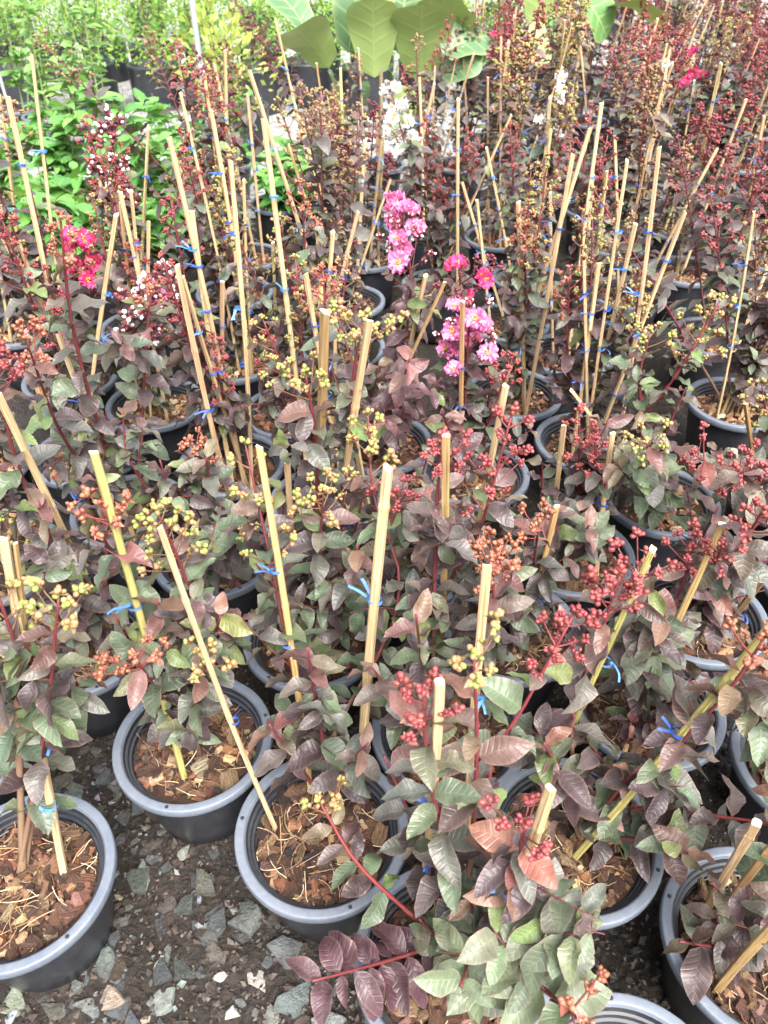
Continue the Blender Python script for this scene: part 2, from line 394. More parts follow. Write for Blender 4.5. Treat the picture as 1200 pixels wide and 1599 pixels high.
def cluster_mesh(style, seed):
    """a sprig end: buds on short stalks with small bracts, about 25 mm across, growing along +Z"""
    r = random.Random(seed * 7 + len(style)); mb = MB(); lo, hi, br, st = SCHEME[style]
    nb = r.randint(6, 12); top = Vector((0, 0, 0.012))
    mb.tube([Vector((0, 0, -0.006)), top], 0.0011, st, 4)
    for i in range(nb):
        d = (rv(r) * 0.9 + Vector((0, 0, 0.75))).normalized(); L = r.uniform(0.004, 0.0095)
        p = top * r.uniform(0.2, 1.0) + d * L; R_ = r.uniform(0.0026, 0.0042)
        mb.tube([top * 0.4, p], 0.0007, st, 3, False)
        k = r.random()
        if style in ('yg', 'pale'): k = 0.12 * k if k < 0.45 else 0.8 + 0.2 * k
        a = mixc(lo, hi, k * 0.6); b = mixc(lo, hi, (0.05 if style in ('yg', 'pale') else 0.35) + 0.65 * k)
        mb.blob(p, R_, jit(a, 0.2, r), d, 7, 5, 1.1, jit(b, 0.2, r))
        if style == 'white' and r.random() < 0.45: mb.blob(p + d * R_ * 1.1, R_ * 0.85, (0.75, 0.73, 0.72), d + rv(r, 0.4), 6, 4, 1.2)
    for i in range(r.randint(1, 3)):
        th = r.uniform(0, 6.28); L = r.uniform(0.009, 0.017); wd = L * 0.32
        d = Vector((math.cos(th), math.sin(th), r.uniform(0.1, 0.9))).normalized(); s_ = d.cross(Vector((0, 0, 1))).normalized()
        n_ = s_.cross(d); o = Vector((0, 0, r.uniform(0, 0.008)))
        vs = [o, o + d * L * 0.45 + s_ * wd + n_ * 0.002, o + d * L * 0.5 - n_ * 0.0015, o + d * L * 0.45 - s_ * wd + n_ * 0.002, o + d * L - n_ * 0.004]
        mb.add(vs, [(0, 1, 2), (0, 2, 3), (1, 4, 2), (2, 4, 3)], jit(br, 0.3, r))
    return mb.mesh('bud_cluster', [M['bud']])
CLUSTER = {s: [cluster_mesh(s, i) for i in range(6)] for s in SCHEME}

FLOWC = {'pink': ((0.85, 0.33, 0.56), (0.8, 0.17, 0.38)), 'hot': ((0.8, 0.09, 0.28), (0.72, 0.05, 0.17)), 'wht': ((0.72, 0.72, 0.7), (0.66, 0.65, 0.63))}
def flower_mesh(kind, seed):
    r = random.Random(seed); mb = MB(); c1, c2 = FLOWC[kind]
    mb.tube([Vector((0, 0, -0.012)), Vector((0, 0, 0))], 0.0012, (0.2, 0.05, 0.05), 4)
    for k in range(6):
        th = k * math.pi / 3 + r.uniform(-0.2, 0.2); d = Vector((math.cos(th), math.sin(th), r.uniform(0.05, 0.5))).normalized()
        s_ = Vector((-math.sin(th), math.cos(th), 0)); n_ = d.cross(s_)
        Lc = 0.009; Wd = r.uniform(0.008, 0.0105); vs, fs, cs = [], [], []
        cc = mixc(c1, c2, r.random())
        for i in range(6):
            v = i / 5
            for j in range(7):
                u = -1 + j / 3; wq = (0.1 if v < 0.35 else 0.1 + 0.9 * math.sin((v - 0.2) / 0.8 * math.pi / 2)) * Wd * r.uniform(0.85, 1.15)
                cr = 0.0052 * v * v * (math.sin(j * 2.6 + r.uniform(0, 2.2)) + math.sin(i * 2.1 + j * 1.7 + k))
                vs.append(d * (Lc * (0.3 + v * 1.9 * (1 - 0.22 * u * u)) + r.uniform(-1, 1) * 0.0036 * v * v) + s_ * u * wq + n_ * (cr + 0.004 * v * v))
                cs.append(mixc(cc, c2, 0.4 * r.random()))
        for i in range(5):
            for j in range(6): q = i * 7 + j; fs.append((q, q + 1, q + 8, q + 7))
        mb.add(vs, fs, cs)
    for k in range(12):
        d = rv(r); d.z = abs(d.z) + 0.5; p = d.normalized() * r.uniform(0.003, 0.008)
        mb.blob(p, 0.0017, (0.75, 0.42, 0.05) if kind != 'wht' else (0.7, 0.5, 0.15), d, 5, 3)
    return mb.mesh('flower', [M['petal']])
FLOWER = {k: [flower_mesh(k, i) for i in range(4)] for k in FLOWC}

def chip_mesh(seed):
    r = random.Random(seed); sx, sy, sz = r.uniform(0.4, 0.9), 1.0, r.uniform(0.2, 0.5)
    V, F = [], []
    prof = [(-1, r.uniform(0.7, 1)), (r.uniform(-0.4, 0.3), r.uniform(0.8, 1.15)), (1, r.uniform(0.45, 1))]
    for y, k in prof:
        bend = r.uniform(-0.12, 0.12)
        for a, b in ((-1, -1), (1, -1), (1, 0.55), (0.45, 1), (-0.55, 1), (-1, 0.5)):
            V.append(((a * sx * k * r.uniform(0.8, 1.1)) / 2, (y + r.uniform(-0.13, 0.13)) / 2, (b * sz * r.uniform(0.75, 1.1) + bend) / 2))
    for i in range(2):
        for j in range(6): F.append((i * 6 + j, i * 6 + (j + 1) % 6, (i + 1) * 6 + (j + 1) % 6, (i + 1) * 6 + j))
    F.append((5, 4, 3, 2, 1, 0)); F.append((12, 13, 14, 15, 16, 17))
    return V, F
CHIPVF = [chip_mesh(i) for i in range(12)]
CHIP = [new_mesh('wood_chip', v, f, [M['chip']]) for v, f in CHIPVF]
import bmesh
def stone_mesh(seed, flat):
    r = random.Random(seed); bm = bmesh.new()
    n = r.randint(5, 8); offs = sorted(r.uniform(0, 6.28) for _ in range(n))
    for th in offs:
        rad = r.uniform(0.6, 1.0)
        for z, k in ((-flat, 0.9), (flat * r.uniform(0.4, 1.0), r.uniform(0.72, 0.95))):
            bm.verts.new((rad * k * math.cos(th), rad * k * 0.8 * math.sin(th), z))
    for _ in range(3): bm.verts.new((r.uniform(-0.4, 0.4), r.uniform(-0.3, 0.3), flat * r.uniform(1.0, 1.25)))
    res = bmesh.ops.convex_hull(bm, input=bm.verts)
    bmesh.ops.delete(bm, geom=[e for e in res['geom_interior'] if isinstance(e, bmesh.types.BMVert)], context='VERTS')
    bmesh.ops.bevel(bm, geom=list(bm.edges), offset=0.025, segments=1, affect='EDGES')
    me = bpy.data.meshes.new('stone'); bm.to_mesh(me); bm.free(); me.materials.append(M['stone'])
    return me
STONE = [stone_mesh(i, random.Random(i).uniform(0.1, 0.26)) for i in range(14)]

# ---------------------------------------------------------------- pots
POT_H = 0.20
OUT = [(0.0, 0.0), (0.098, 0.0), (0.104, 0.004), (0.112, 0.05), (0.124, 0.12), (0.131, 0.165), (0.132, 0.182)]
INN = [(0.1306, 0.194), (0.1285, 0.185), (0.1245, 0.184), (0.123, 0.176), (0.1185, 0.175), (0.1175, 0.166), (0.1155, 0.165), (0.11, 0.12), (0.1, 0.02), (0.0, 0.018)]
RIM = [[(0.1325, 0.180), (0.1478, 0.1815)], [(0.1478, 0.1815), (0.1495, 0.184), (0.150, 0.190), (0.1498, 0.1965), (0.1488, 0.199)], [(0.1488, 0.199), (0.1478, 0.2002), (0.146, 0.2006), (0.1365, 0.2001), (0.1342, 0.1996), (0.1332, 0.1985)], [(0.1332, 0.1985), (0.1305, 0.1935)]]
def lathe(prof_sets, seg, name, mats):
    V, F, mi = [], [], []
    for pi, prof in enumerate(prof_sets):
        n0 = len(V)
        for (r_, z) in prof:
            for k in range(seg):
                th = 2 * math.pi * k / seg; V.append((r_ * 0.967 * math.cos(th), r_ * 0.967 * math.sin(th), z))
        for i in range(len(prof) - 1):
            for k in range(seg):
                k2 = (k + 1) % seg
                F.append((n0 + i * seg + k, n0 + i * seg + k2, n0 + (i + 1) * seg + k2, n0 + (i + 1) * seg + k))
    return new_mesh(name, V, F, mats, True)
def pot_meshes(seg):
    inn = [[INN[i], INN[i + 1]] for i in range(len(INN) - 1)]
    body = lathe([OUT[1:]] + inn + [[(0.0, 0.0), (0.098, 0.0)]], seg, 'pot', [M['pot']])
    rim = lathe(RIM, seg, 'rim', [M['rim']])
    return body, rim
POT_HI, POT_LO = pot_meshes(72), pot_meshes(28)
hv = []; hf = []
for k in range(12):
    th = k * math.pi / 6; hv += [(0.0042 * math.cos(th), 0.0042 * math.sin(th), 0.0012), (0.0042 * math.cos(th), 0.0042 * math.sin(th), -0.006)]
hf.append(tuple(range(0, 24, 2)))
for k in range(12): a = 2 * k; b_ = 2 * ((k + 1) % 12); hf.append((a, a + 1, b_ + 1, b_))
HOLE = new_mesh('rim_hole', hv, hf, [M['dark']])

CHIPC = [((0.17, 0.075, 0.042), 5), ((0.25, 0.12, 0.065), 5), ((0.36, 0.2, 0.11), 4), ((0.115, 0.052, 0.032), 5), ((0.06, 0.036, 0.028), 2), ((0.5, 0.33, 0.18), 3), ((0.25, 0.14, 0.11), 3), ((0.6, 0.46, 0.3), 1)]
CHIPL = [c for c, n in CHIPC for _ in range(n)]
def chip_matrix(r, rad, z, lo, hi):
    a = r.uniform(0, 6.28); q = rad * math.sqrt(r.random()); s = lo + (hi - lo) * r.random() ** 2.2
    e = Matrix.Rotation(r.uniform(0, 6.28), 4, 'Z') @ Matrix.Rotation(r.gauss(0, 0.4), 4, 'X') @ Matrix.Rotation(r.gauss(0, 0.4), 4, 'Y')
    return Matrix.Translation((q * math.cos(a), q * math.sin(a), z + s * 0.12 + r.uniform(0, 0.008))) @ e @ Matrix.Scale(s, 4)
def mulch_mesh(seed, n=210):
    r = random.Random(seed); mb = MB()
    for i in range(n):
        v, f = r.choice(CHIPVF); Mx = chip_matrix(r, 0.106, 0.0, 0.007, 0.03)
        mb.add([Mx @ Vector(p) for p in v], f, jit(r.choice(CHIPL), 0.25, r))
    for i in range(40): straw_strand(mb, r, 0.1, 0.012)
    return mb.mesh('mulch', [M['mulch']], False)
def straw_strand(mb, r, rad, z):
    a = r.uniform(0, 6.28); q = rad * math.sqrt(r.random()) * 0.9; p = Vector((q * math.cos(a), q * math.sin(a), z + r.uniform(-0.004, 0.01)))
    L = r.uniform(0.02, 0.075); th = r.uniform(0, 6.28); bend = r.gauss(0, 0.5); pts = []
    for i in range(5):
        pts.append(p.copy()); th += bend * 0.5; p = p + Vector((math.cos(th), math.sin(th), r.gauss(0, 0.12))) * (L / 4)
        if p.xy.length > rad * 1.05: p.xy = p.xy.normalized() * rad * 1.05
    c = r.choice([(0.4, 0.29, 0.17), (0.52, 0.42, 0.28), (0.25, 0.15, 0.08), (0.16, 0.08, 0.045), (0.33, 0.2, 0.1)])
    mb.tube(pts, r.uniform(0.0004, 0.0011), jit(c, 0.2, r), 3, False)
def soil_mesh():
    V, F = [(0, 0, 0)], []; rings, seg = 10, 40
    for i in range(1, rings + 1):
        q = 0.1195 * i / rings
        for k in range(seg):
            th = 2 * math.pi * k / seg; x, y = q * math.cos(th), q * math.sin(th)
            V.append((x, y, 0.007 * noise.noise(Vector((x * 30, y * 30, 1))) + 0.004 * noise.noise(Vector((x * 90, y * 90, 4))) - 0.004 * (i == rings)))
    for k in range(seg): F.append((0, 1 + k, 1 + (k + 1) % seg))
    for i in range(rings - 1):
        for k in range(seg):
            a = 1 + i * seg; k2 = (k + 1) % seg; F.append((a + k, a + seg + k, a + seg + k2, a + k2))
    return new_mesh('soil', V, F, [M['soil']], True)
SOIL = soil_mesh(); MULCH = [mulch_mesh(i) for i in range(4)]

def build_pot(root, near, r, soil_z, filled=True):
    hi = near > 0
    body, rim = POT_HI if hi else POT_LO
    Mr = Matrix.Rotation(r.uniform(0, 6.28), 4, 'Z')
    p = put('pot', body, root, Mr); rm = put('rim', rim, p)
    if near > 1:
        for k in range(3):
            th = k * math.pi * 2 / 3; put('rim_hole', HOLE, p, Matrix.Translation((0.136 * math.cos(th), 0.136 * math.sin(th), 0.2)) @ Matrix.Scale(0.8, 4))
    if not filled: return
    s = put('soil', SOIL, root, Matrix.Translation((0, 0, soil_z)) @ Mr @ Matrix.Scale(0.985, 4))
    tag(put('mulch', r.choice(MULCH), s, Matrix.Rotation(r.uniform(0, 6.28), 4, 'Z')), kind='stuff')
    if near > 1:
        for i in range(300):
            put('wood_chip', r.choice(CHIP), s, chip_matrix(r, 0.107, 0.001, 0.008, 0.038), jit(r.choice(CHIPL), 0.25, r))
        mb = MB()
        for i in range(70): straw_strand(mb, r, 0.108, 0.014)
        tag(put('straw', mb.mesh('straw', [M['straw']]), s), kind='stuff')

# ---------------------------------------------------------------- stakes and ties
STAKEC = [(0.54, 0.38, 0.21), (0.49, 0.33, 0.17), (0.57, 0.42, 0.25), (0.44, 0.28, 0.14), (0.5, 0.38, 0.18)]
def stake_mesh(L, wd, dp, r, hi):
    """split bamboo: a flat-sided bar with rounded back, slight bow, a node or two and a rough slanted cut on top"""
    V, F, mi = [], [], []
    sec = [(-0.5, -0.42), (-0.42, -0.5), (0.42, -0.5), (0.5, -0.42), (0.5, 0.3), (0.3, 0.5), (-0.3, 0.5), (-0.5, 0.3)]
    n = 14 if hi else 6
    bx, by = r.uniform(-1, 1) * 0.006 * L / 0.6, r.uniform(-1, 1) * 0.006 * L / 0.6
    nodes = [r.uniform(0.15, 0.55), r.uniform(0.6, 0.95)] if r.random() < 0.6 else []
    zs = [i / n for i in range(n + 1)]
    if hi:
        for q in nodes: zs += [q - 0.012, q, q + 0.012]
    zs.sort()
    slx, sly = r.uniform(-0.5, 0.5), r.uniform(-0.5, 0.5)
    for z in zs:
        k = 1 + 0.04 * math.sin(z * 17 + bx * 900)
        for q in nodes: k += 0.17 * math.exp(-((z - q) / 0.008) ** 2)
        bow = math.sin(z * math.pi)
        for (a, b) in sec:
            zz = z * L + ((a * wd * slx + b * dp * sly + r.uniform(-0.0015, 0.0015)) if z == zs[-1] else 0)
            V.append((a * wd * k + bx * bow, b * dp * k + by * bow, zz))
    m_ = len(sec)
    for i in range(len(zs) - 1):
        for k in range(m_): F.append((i * m_ + k, i * m_ + (k + 1) % m_, (i + 1) * m_ + (k + 1) % m_, (i + 1) * m_ + k)); mi.append(0)
    F.append(tuple(range((len(zs) - 1) * m_, len(zs) * m_))); mi.append(1)
    return new_mesh('stake', V, F, [M['bamboo'], M['cut']], False, mi=mi)
def tie_mesh(seed):
    """a flat blue strip wrapped round stake and stem, knotted, two loose ends"""
    r = random.Random(seed); V, F = [], []; seg = 14; hgt = 0.0022
    for turn in range(2):
        n0 = len(V); zt = r.uniform(-0.0015, 0.0015); til = r.uniform(-0.12, 0.12)
        for k in range(seg):
            th = 2 * math.pi * k / seg; x, y = 0.0108 * math.cos(th) + 0.0025, 0.0096 * math.sin(th)
            for s in (-1, 1): V.append((x * (1 + 0.04 * turn), y * (1 + 0.04 * turn), zt + s * hgt * r.uniform(0.7, 1.2) + x * til))
        for k in range(seg): a = n0 + 2 * k; b = n0 + 2 * ((k + 1) % seg); F.append((a, b, b + 1, a + 1))
    for e in range(2):
        p = Vector((0.0125, 0.003 * (e * 2 - 1), 0)); d = Vector((r.uniform(0.3, 1), r.uniform(-1, 1), r.uniform(-0.5, 0.9))).normalized()
        L = r.uniform(0.015, 0.036); n0 = len(V); sdv = d.cross(Vector((0.2, 0.5, 1))).normalized() * 0.0021
        for i in range(6):
            V.append(p + sdv); V.append(p - sdv); p = p + d * (L / 5); d = (d + Vector((r.gauss(0, 0.12), r.gauss(0, 0.12), -0.16))).normalized()
        for i in range(5): a = n0 + 2 * i; F.append((a, a + 1, a + 3, a + 2))
    mb = MB(); mb.blob(Vector((0.0125, 0, 0)), 0.0028, (0, 0, 0), Vector((0, 1, 0)), 5, 3)
    n0 = len(V); V += mb.v; F += [tuple(i + n0 for i in f) for f in mb.f]
    return new_mesh('tie', V, F, [M['tie']])
TIE = [tie_mesh(i) for i in range(8)]
TIEC = [(0.025, 0.09, 0.36), (0.04, 0.13, 0.42), (0.02, 0.065, 0.27), (0.06, 0.17, 0.45)]
def aim(p, d, roll=0.0):
    q = d.normalized().to_track_quat('Z', 'Y'); return Matrix.Translation(p) @ q.to_matrix().to_4x4() @ Matrix.Rotation(roll, 4, 'Z')
def build_stake(root, base, tip, r, near, wd=None, color=None, ties=None, split=False):
    o0 = root.location; a = base - o0; b = tip - o0; L = (b - a).length
    wd = wd * 0.84 if wd else r.uniform(0.0075, 0.0105); dp = wd * r.uniform(0.6, 0.95)
    Mx = aim(a, b - a, r.uniform(-0.5, 0.5))
    s = put('stake', stake_mesh(L, wd, dp, r, near > 0), root, Mx, jit(color or r.choice(STAKEC), 0.1, r))
    for f in (ties if ties is not None else [r.uniform(0.35, 0.48), r.uniform(0.54, 0.66), r.uniform(0.74, 0.87)]):
        k = wd / 0.0125 * 1.02
        put('tie', r.choice(TIE), s, Matrix.Translation((0, 0, f * L)) @ Matrix.Rotation(r.uniform(0, 6.28), 4, 'Z') @ Matrix.Scale(k * r.uniform(1.0, 1.12), 4), jit(r.choice(TIEC), 0.15, r))
    return s

# ---------------------------------------------------------------- shoots
def leaf_colour(f, P, r):
    """f: 0 at the base of the shoot, 1 at its tip"""
    old = mixc((0.05, 0.034, 0.036), (0.088, 0.068, 0.066), r.random())
    if r.random() < P['green'] * 0.85: old = mixc((0.07, 0.094, 0.062), (0.11, 0.142, 0.085), r.random())
    elif r.random() < 0.38: old = mixc((0.076, 0.078, 0.068), (0.108, 0.106, 0.09), r.random())
    if P.get('purple'): old = mixc(old, (0.06, 0.026, 0.034), P['purple'])
    young = mixc((0.18, 0.058, 0.05), (0.16, 0.095, 0.066), r.random())
    if P.get('warm'): young = mixc(young, (0.32, 0.1, 0.08), P['warm'] * r.random())
    k = max(0.0, min(1.0, (f - P.get('young', 0.76)) / 0.24)) * r.uniform(0.5, 1.0)
    c = mixc(old, young, k)
    if P.get('lush'): c = mixc(c, (0.145, 0.175, 0.105), P['lush'] * r.uniform(0.4, 1.0))
    if r.random() < 0.05: c = mixc(c, (0.14, 0.2, 0.06), 0.6)
    return jit(c, 0.16, r)
def leaf_matrix(p, d, n, L, r):
    d = d.normalized(); x = d.cross(n)
    if x.length < 1e-3: x = d.orthogonal()
    x.normalize(); z = x.cross(d)
    m = Matrix((x, d, z)).transposed().to_4x4()
    return Matrix.Translation(p) @ m @ Matrix.Rotation(r.gauss(0, 0.35), 4, 'Y') @ Matrix.Diagonal((L * r.uniform(0.85, 1.12), L, L, 1))
def add_leaves(owner, pts, P, r, near, f0, f1, spacing, size, lo=None, droop=0.0):
    """leaf pairs along the polyline pts (local coordinates) between the fractions f0 and f1"""
    lens = [0.0]
    for i in range(1, len(pts)): lens.append(lens[-1] + (pts[i] - pts[i - 1]).length)
    T = lens[-1]; s = f0 * T; az = r.uniform(0, 6.28); k = 0
    pool = LEAF if near > 0 else LEAF_LO
    while s < f1 * T:
        i = max(j for j in range(len(pts) - 1) if lens[j] <= s + 1e-9)
        tt = (s - lens[i]) / max(1e-6, lens[i + 1] - lens[i]); p = pts[i].lerp(pts[i + 1], tt); t_ = (pts[i + 1] - pts[i]).normalized()
        f = s / T
        a = t_.orthogonal().normalized(); b = t_.cross(a)
        for side in (0, 1):
            if r.random() < P.get('gap', 0.08): continue
            th = az + side * math.pi + r.gauss(0, 0.35)
            rad = a * math.cos(th) + b * math.sin(th)
            if P.get('flat'):
                rad = t_.cross(Vector((0, 0, 1))); rad = rad.normalized() if rad.length > 0.2 else a
                rad = (rad * (1 if side else -1) + rv(r, 0.22)).normalized()
            el = r.uniform(0.1, 0.8) - droop * (1 - f) * r.random() * 1.6
            d = rad * math.cos(el) + t_ * math.sin(el) + Vector((0, 0, -0.25 * droop))
            n = Vector((0, 0, 1)) * 0.8 + t_ * 0.6 + rv(r, 0.25)
            L = size * r.uniform(0.7, 1.15) * (1.0 if f < 0.8 else 0.82)
            q = P.get('flat')
            if q: n = (Vector((0, -0.35, 1)) + rv(r, 0.2))
            leaf = put('leaf', r.choice(pool), owner, leaf_matrix(p + rad * 0.002, d, n, L, r), leaf_colour(f, P, r))
        az += math.pi / 2 + r.gauss(0, 0.3); s += spacing * r.uniform(0.75, 1.3)
        k += 1
def build_shoot(root, path, P, r, near):
    """path: world points from soil to tip. One stem mesh with its side twigs; leaves, bud clusters and flowers are its sub-parts."""
    o0 = root.location; pts = catmull([p - o0 for p in path], 16)
    L = sum((pts[i + 1] - pts[i]).length for i in range(len(pts) - 1))
    mb = MB(); n = len(pts)
    wood, redc = (0.2, 0.13, 0.08), P.get('stemc', (0.13, 0.022, 0.025))
    cs = [mixc(wood, redc, max(0, min(1, (i / (n - 1) - 0.12) / 0.3))) for i in range(n)]
    r0 = P.get('rad', 0.0046)
    mb.tube(pts, [r0 * (1 - 0.62 * i / (n - 1)) * (1 + 0.08 * math.sin(i * 2.4)) for i in range(n)], cs, 6 if near > 0 else 4)
    late = []
    style = P['style']
    fl = P.get('flowers')
    if style:
        pl = P.get('panicle', 0.13); nn = P.get('nodes', 6)
        for k in range(nn + 1):
            f = 1 - pl / L * (1 - k / nn) if L > pl else k / nn
            u = max(0, f) * (n - 1); i = min(int(u), n - 2); p = pts[i].lerp(pts[i + 1], u - i); t_ = (pts[i + 1] - pts[i]).normalized()
            if k == nn: late.append((p, t_, 1.0)); continue
            for side in (0, 1):
                if r.random() < 0.12: continue
                th = k * 1.7 + side * math.pi + r.gauss(0, 0.4); a = t_.orthogonal().normalized(); b = t_.cross(a)
                d = (a * math.cos(th) + b * math.sin(th)) * 0.85 + t_ * 0.55
                d.normalize(); ln = P.get('spread', 0.045) * (1 - 0.72 * k / nn) * r.uniform(0.7, 1.25)
                e = p + d * ln + Vector((0, 0, 0.15 * ln)); mb.tube([p, p.lerp(e, 0.5) - Vector((0, 0, 0.04 * ln)), e], [0.0016, 0.0012, 0.0009], SCHEME[style][3], 4, False)
                late.append((e, (d + Vector((0, 0, 0.5))).normalized(), r.uniform(0.8, 1.15)))
                if ln > 0.03 and r.random() < 0.5: late.append((p.lerp(e, 0.55) + rv(r, 0.006), (d + rv(r, 0.5)).normalized(), r.uniform(0.6, 0.9)))
    sh = put('shoot', mb.mesh('shoot', [M['stem']]), root)
    for p, d, k in late:
        if fl and r.random() < P.get('bloom', 0.5):
            for q in range(1 if fl == 'wht' else 2): put('flower', r.choice(FLOWER[fl]), sh, aim(p + rv(r, 0.012 * q), d + Vector((0, -0.5, 0.3)) + rv(r, 0.7), r.uniform(0, 6)) @ Matrix.Scale(r.uniform(0.95, 1.35), 4))
        else:
            put('bud_cluster', r.choice(CLUSTER[style]), sh, aim(p, d, r.uniform(0, 6)) @ Matrix.Scale(k * P.get('bud', 1.0), 4))
    f1 = max(0.3, 1 - (0.55 * P.get('panicle', 0.13) / L)) if style else 0.99
    add_leaves(sh, pts, P, r, near, P.get('f0', 0.28), f1, P.get('gapm', 0.031), P.get('leaf', 0.067), droop=P.get('droop', 0.35))
    for q in range(P.get('twigs', 2)):            # leafy side twigs
        f = r.uniform(P.get('f0', 0.28), 0.75); u = f * (n - 1); i = min(int(u), n - 2); p = pts[i]
        d = Vector((r.gauss(0, 1), r.gauss(0, 1), 0.5)).normalized(); ln = r.uniform(0.05, 0.13)
        tp = catmull([p, p + d * ln * 0.5 + Vector((0, 0, 0.01)), p + d * ln + Vector((0, 0, r.uniform(0, 0.05)))], 5)
        m2 = MB(); m2.tube(tp, [0.0018 - 0.0002 * z for z in range(6)], redc, 4)
        tw = put('twig', m2.mesh('twig', [M['stem']]), sh)
        P2 = dict(P); P2['young'] = 0.85
        add_leaves(sh, tp, P2, r, near, 0.25, 1.0, 0.02, P.get('leaf', 0.067) * 0.8, droop=0.5)
    return sh

def P_(style, **k):
    d = dict(style=style, green=0.45); d.update(k); return d

# ---------------------------------------------------------------- pots seen in the photograph: rim centre in pixels
POTS = {
 'A': (33, 1368), 'A2': (-75, 1165), 'B': (302, 1153), 'C': (503, 1294), 'D': (897, 1303), 'E': (1190, 1468), 'F': (706, 1498),
 'G': (978, 1735), 'I': (702, 1138), 'J': (488, 990), 'K': (335, 862), 'L': (125, 1000), 'M': (5, 872), 'N': (1013, 1093),
 'O': (1090, 958), 'Z': (795, 975), 'P': (1030, 775), 'P2': (1225, 770), 'Q': (893, 862), 'R': (362, 722), 'S': (455, 640),
 'T': (365, 560), 'U': (130, 705), 'W': (205, 795), 'V': (645, 880), 'PK1': (735, 735), 'PK2': (600, 690), 'X2': (882, 548), 'X4': (803, 612),
 'X5': (920, 690), 'H': (1275, 1190), 'X6': (1285, 900), 'M2': (-30, 720), 'J2': (510, 780), 'Y1': (240, 630), 'X1': (800, 505),
}
pos = {k: at_z(x, y, POT_H).xy for k, (x, y) in POTS.items()}
fixed = {'A', 'B', 'C', 'D', 'E', 'F', 'G'}
def relax(keys, dmin, it, lock):
    for _ in range(it):
        for i, a in enumerate(keys):
            for b in keys[i + 1:]:
                dv = pos[b] - pos[a]; d = dv.length
                if d < dmin and d > 1e-6:
                    push = dv * ((dmin - d) / d)
                    wa, wb = (0 if a in lock else 1), (0 if b in lock else 1)
                    if wa + wb == 0: continue
                    pos[a] -= push * (wa / (wa + wb)); pos[b] += push * (wb / (wa + wb))
relax(list(pos), 0.288, 60, {'A', 'B', 'C', 'D', 'E', 'F', 'I'})
named = list(pos)
# the rest of the block: offset rows behind, thinned where pots already stand
frr = random.Random(11); fill = []
cand = [Vector((-4.2 + i * 0.07, 1.0 + j * 0.07)) for j in range(96) for i in range(138)]
frr.shuffle(cand); cand.sort(key=lambda q: int(q.y / 0.5))
for q in cand:
    if q.y < 1.25 and abs(to_px((q.x, q.y, POT_H))[0] - 600) < 540: continue
    top = to_px((q.x, q.y, 0.8)); bot = to_px((q.x, q.y, 0.1))
    if not (-110 < top[0] < 1310 and bot[1] > -10 and top[1] < 1500): continue
    if q.y > 3.3 + 0.1 * math.sin(q.x * 3) and q.x < (-0.22 if q.y < 3.95 else 0.25 + (q.y - 3.9) * 0.35): continue
    if q.y > 2.6 and q.x < -0.72: continue
    if any((q - pos[k]).length < (0.318 if q.y < 4 else 0.36) for k in pos): continue
    nm = 'f%d' % len(fill); fill.append(nm); pos[nm] = q
relax(named + fill, 0.302, 12, set(named))

# ---------------------------------------------------------------- what grows in each named pot (pixels)
def tip3(px, py, P0, lo=0.55, hi=0.95, h=None):
    if h is not None: return at_z(px, py, h)
    hi -= 0.2 * max(0.0, min(1.0, (1.25 - P0.y) / 0.6))      # the front plants are shorter
    p = at_y(px, py, P0.y)
    if p.z > hi: p = at_z(px, py, hi)
    elif p.z < lo: p = at_z(px, py, lo)
    return p
SOILZ = {}
YG = lambda **k: P_('yg', **k)
RED = lambda **k: P_('red', **k)
ORG = lambda **k: P_('orange', **k)
LF = lambda **k: P_(None, **k)
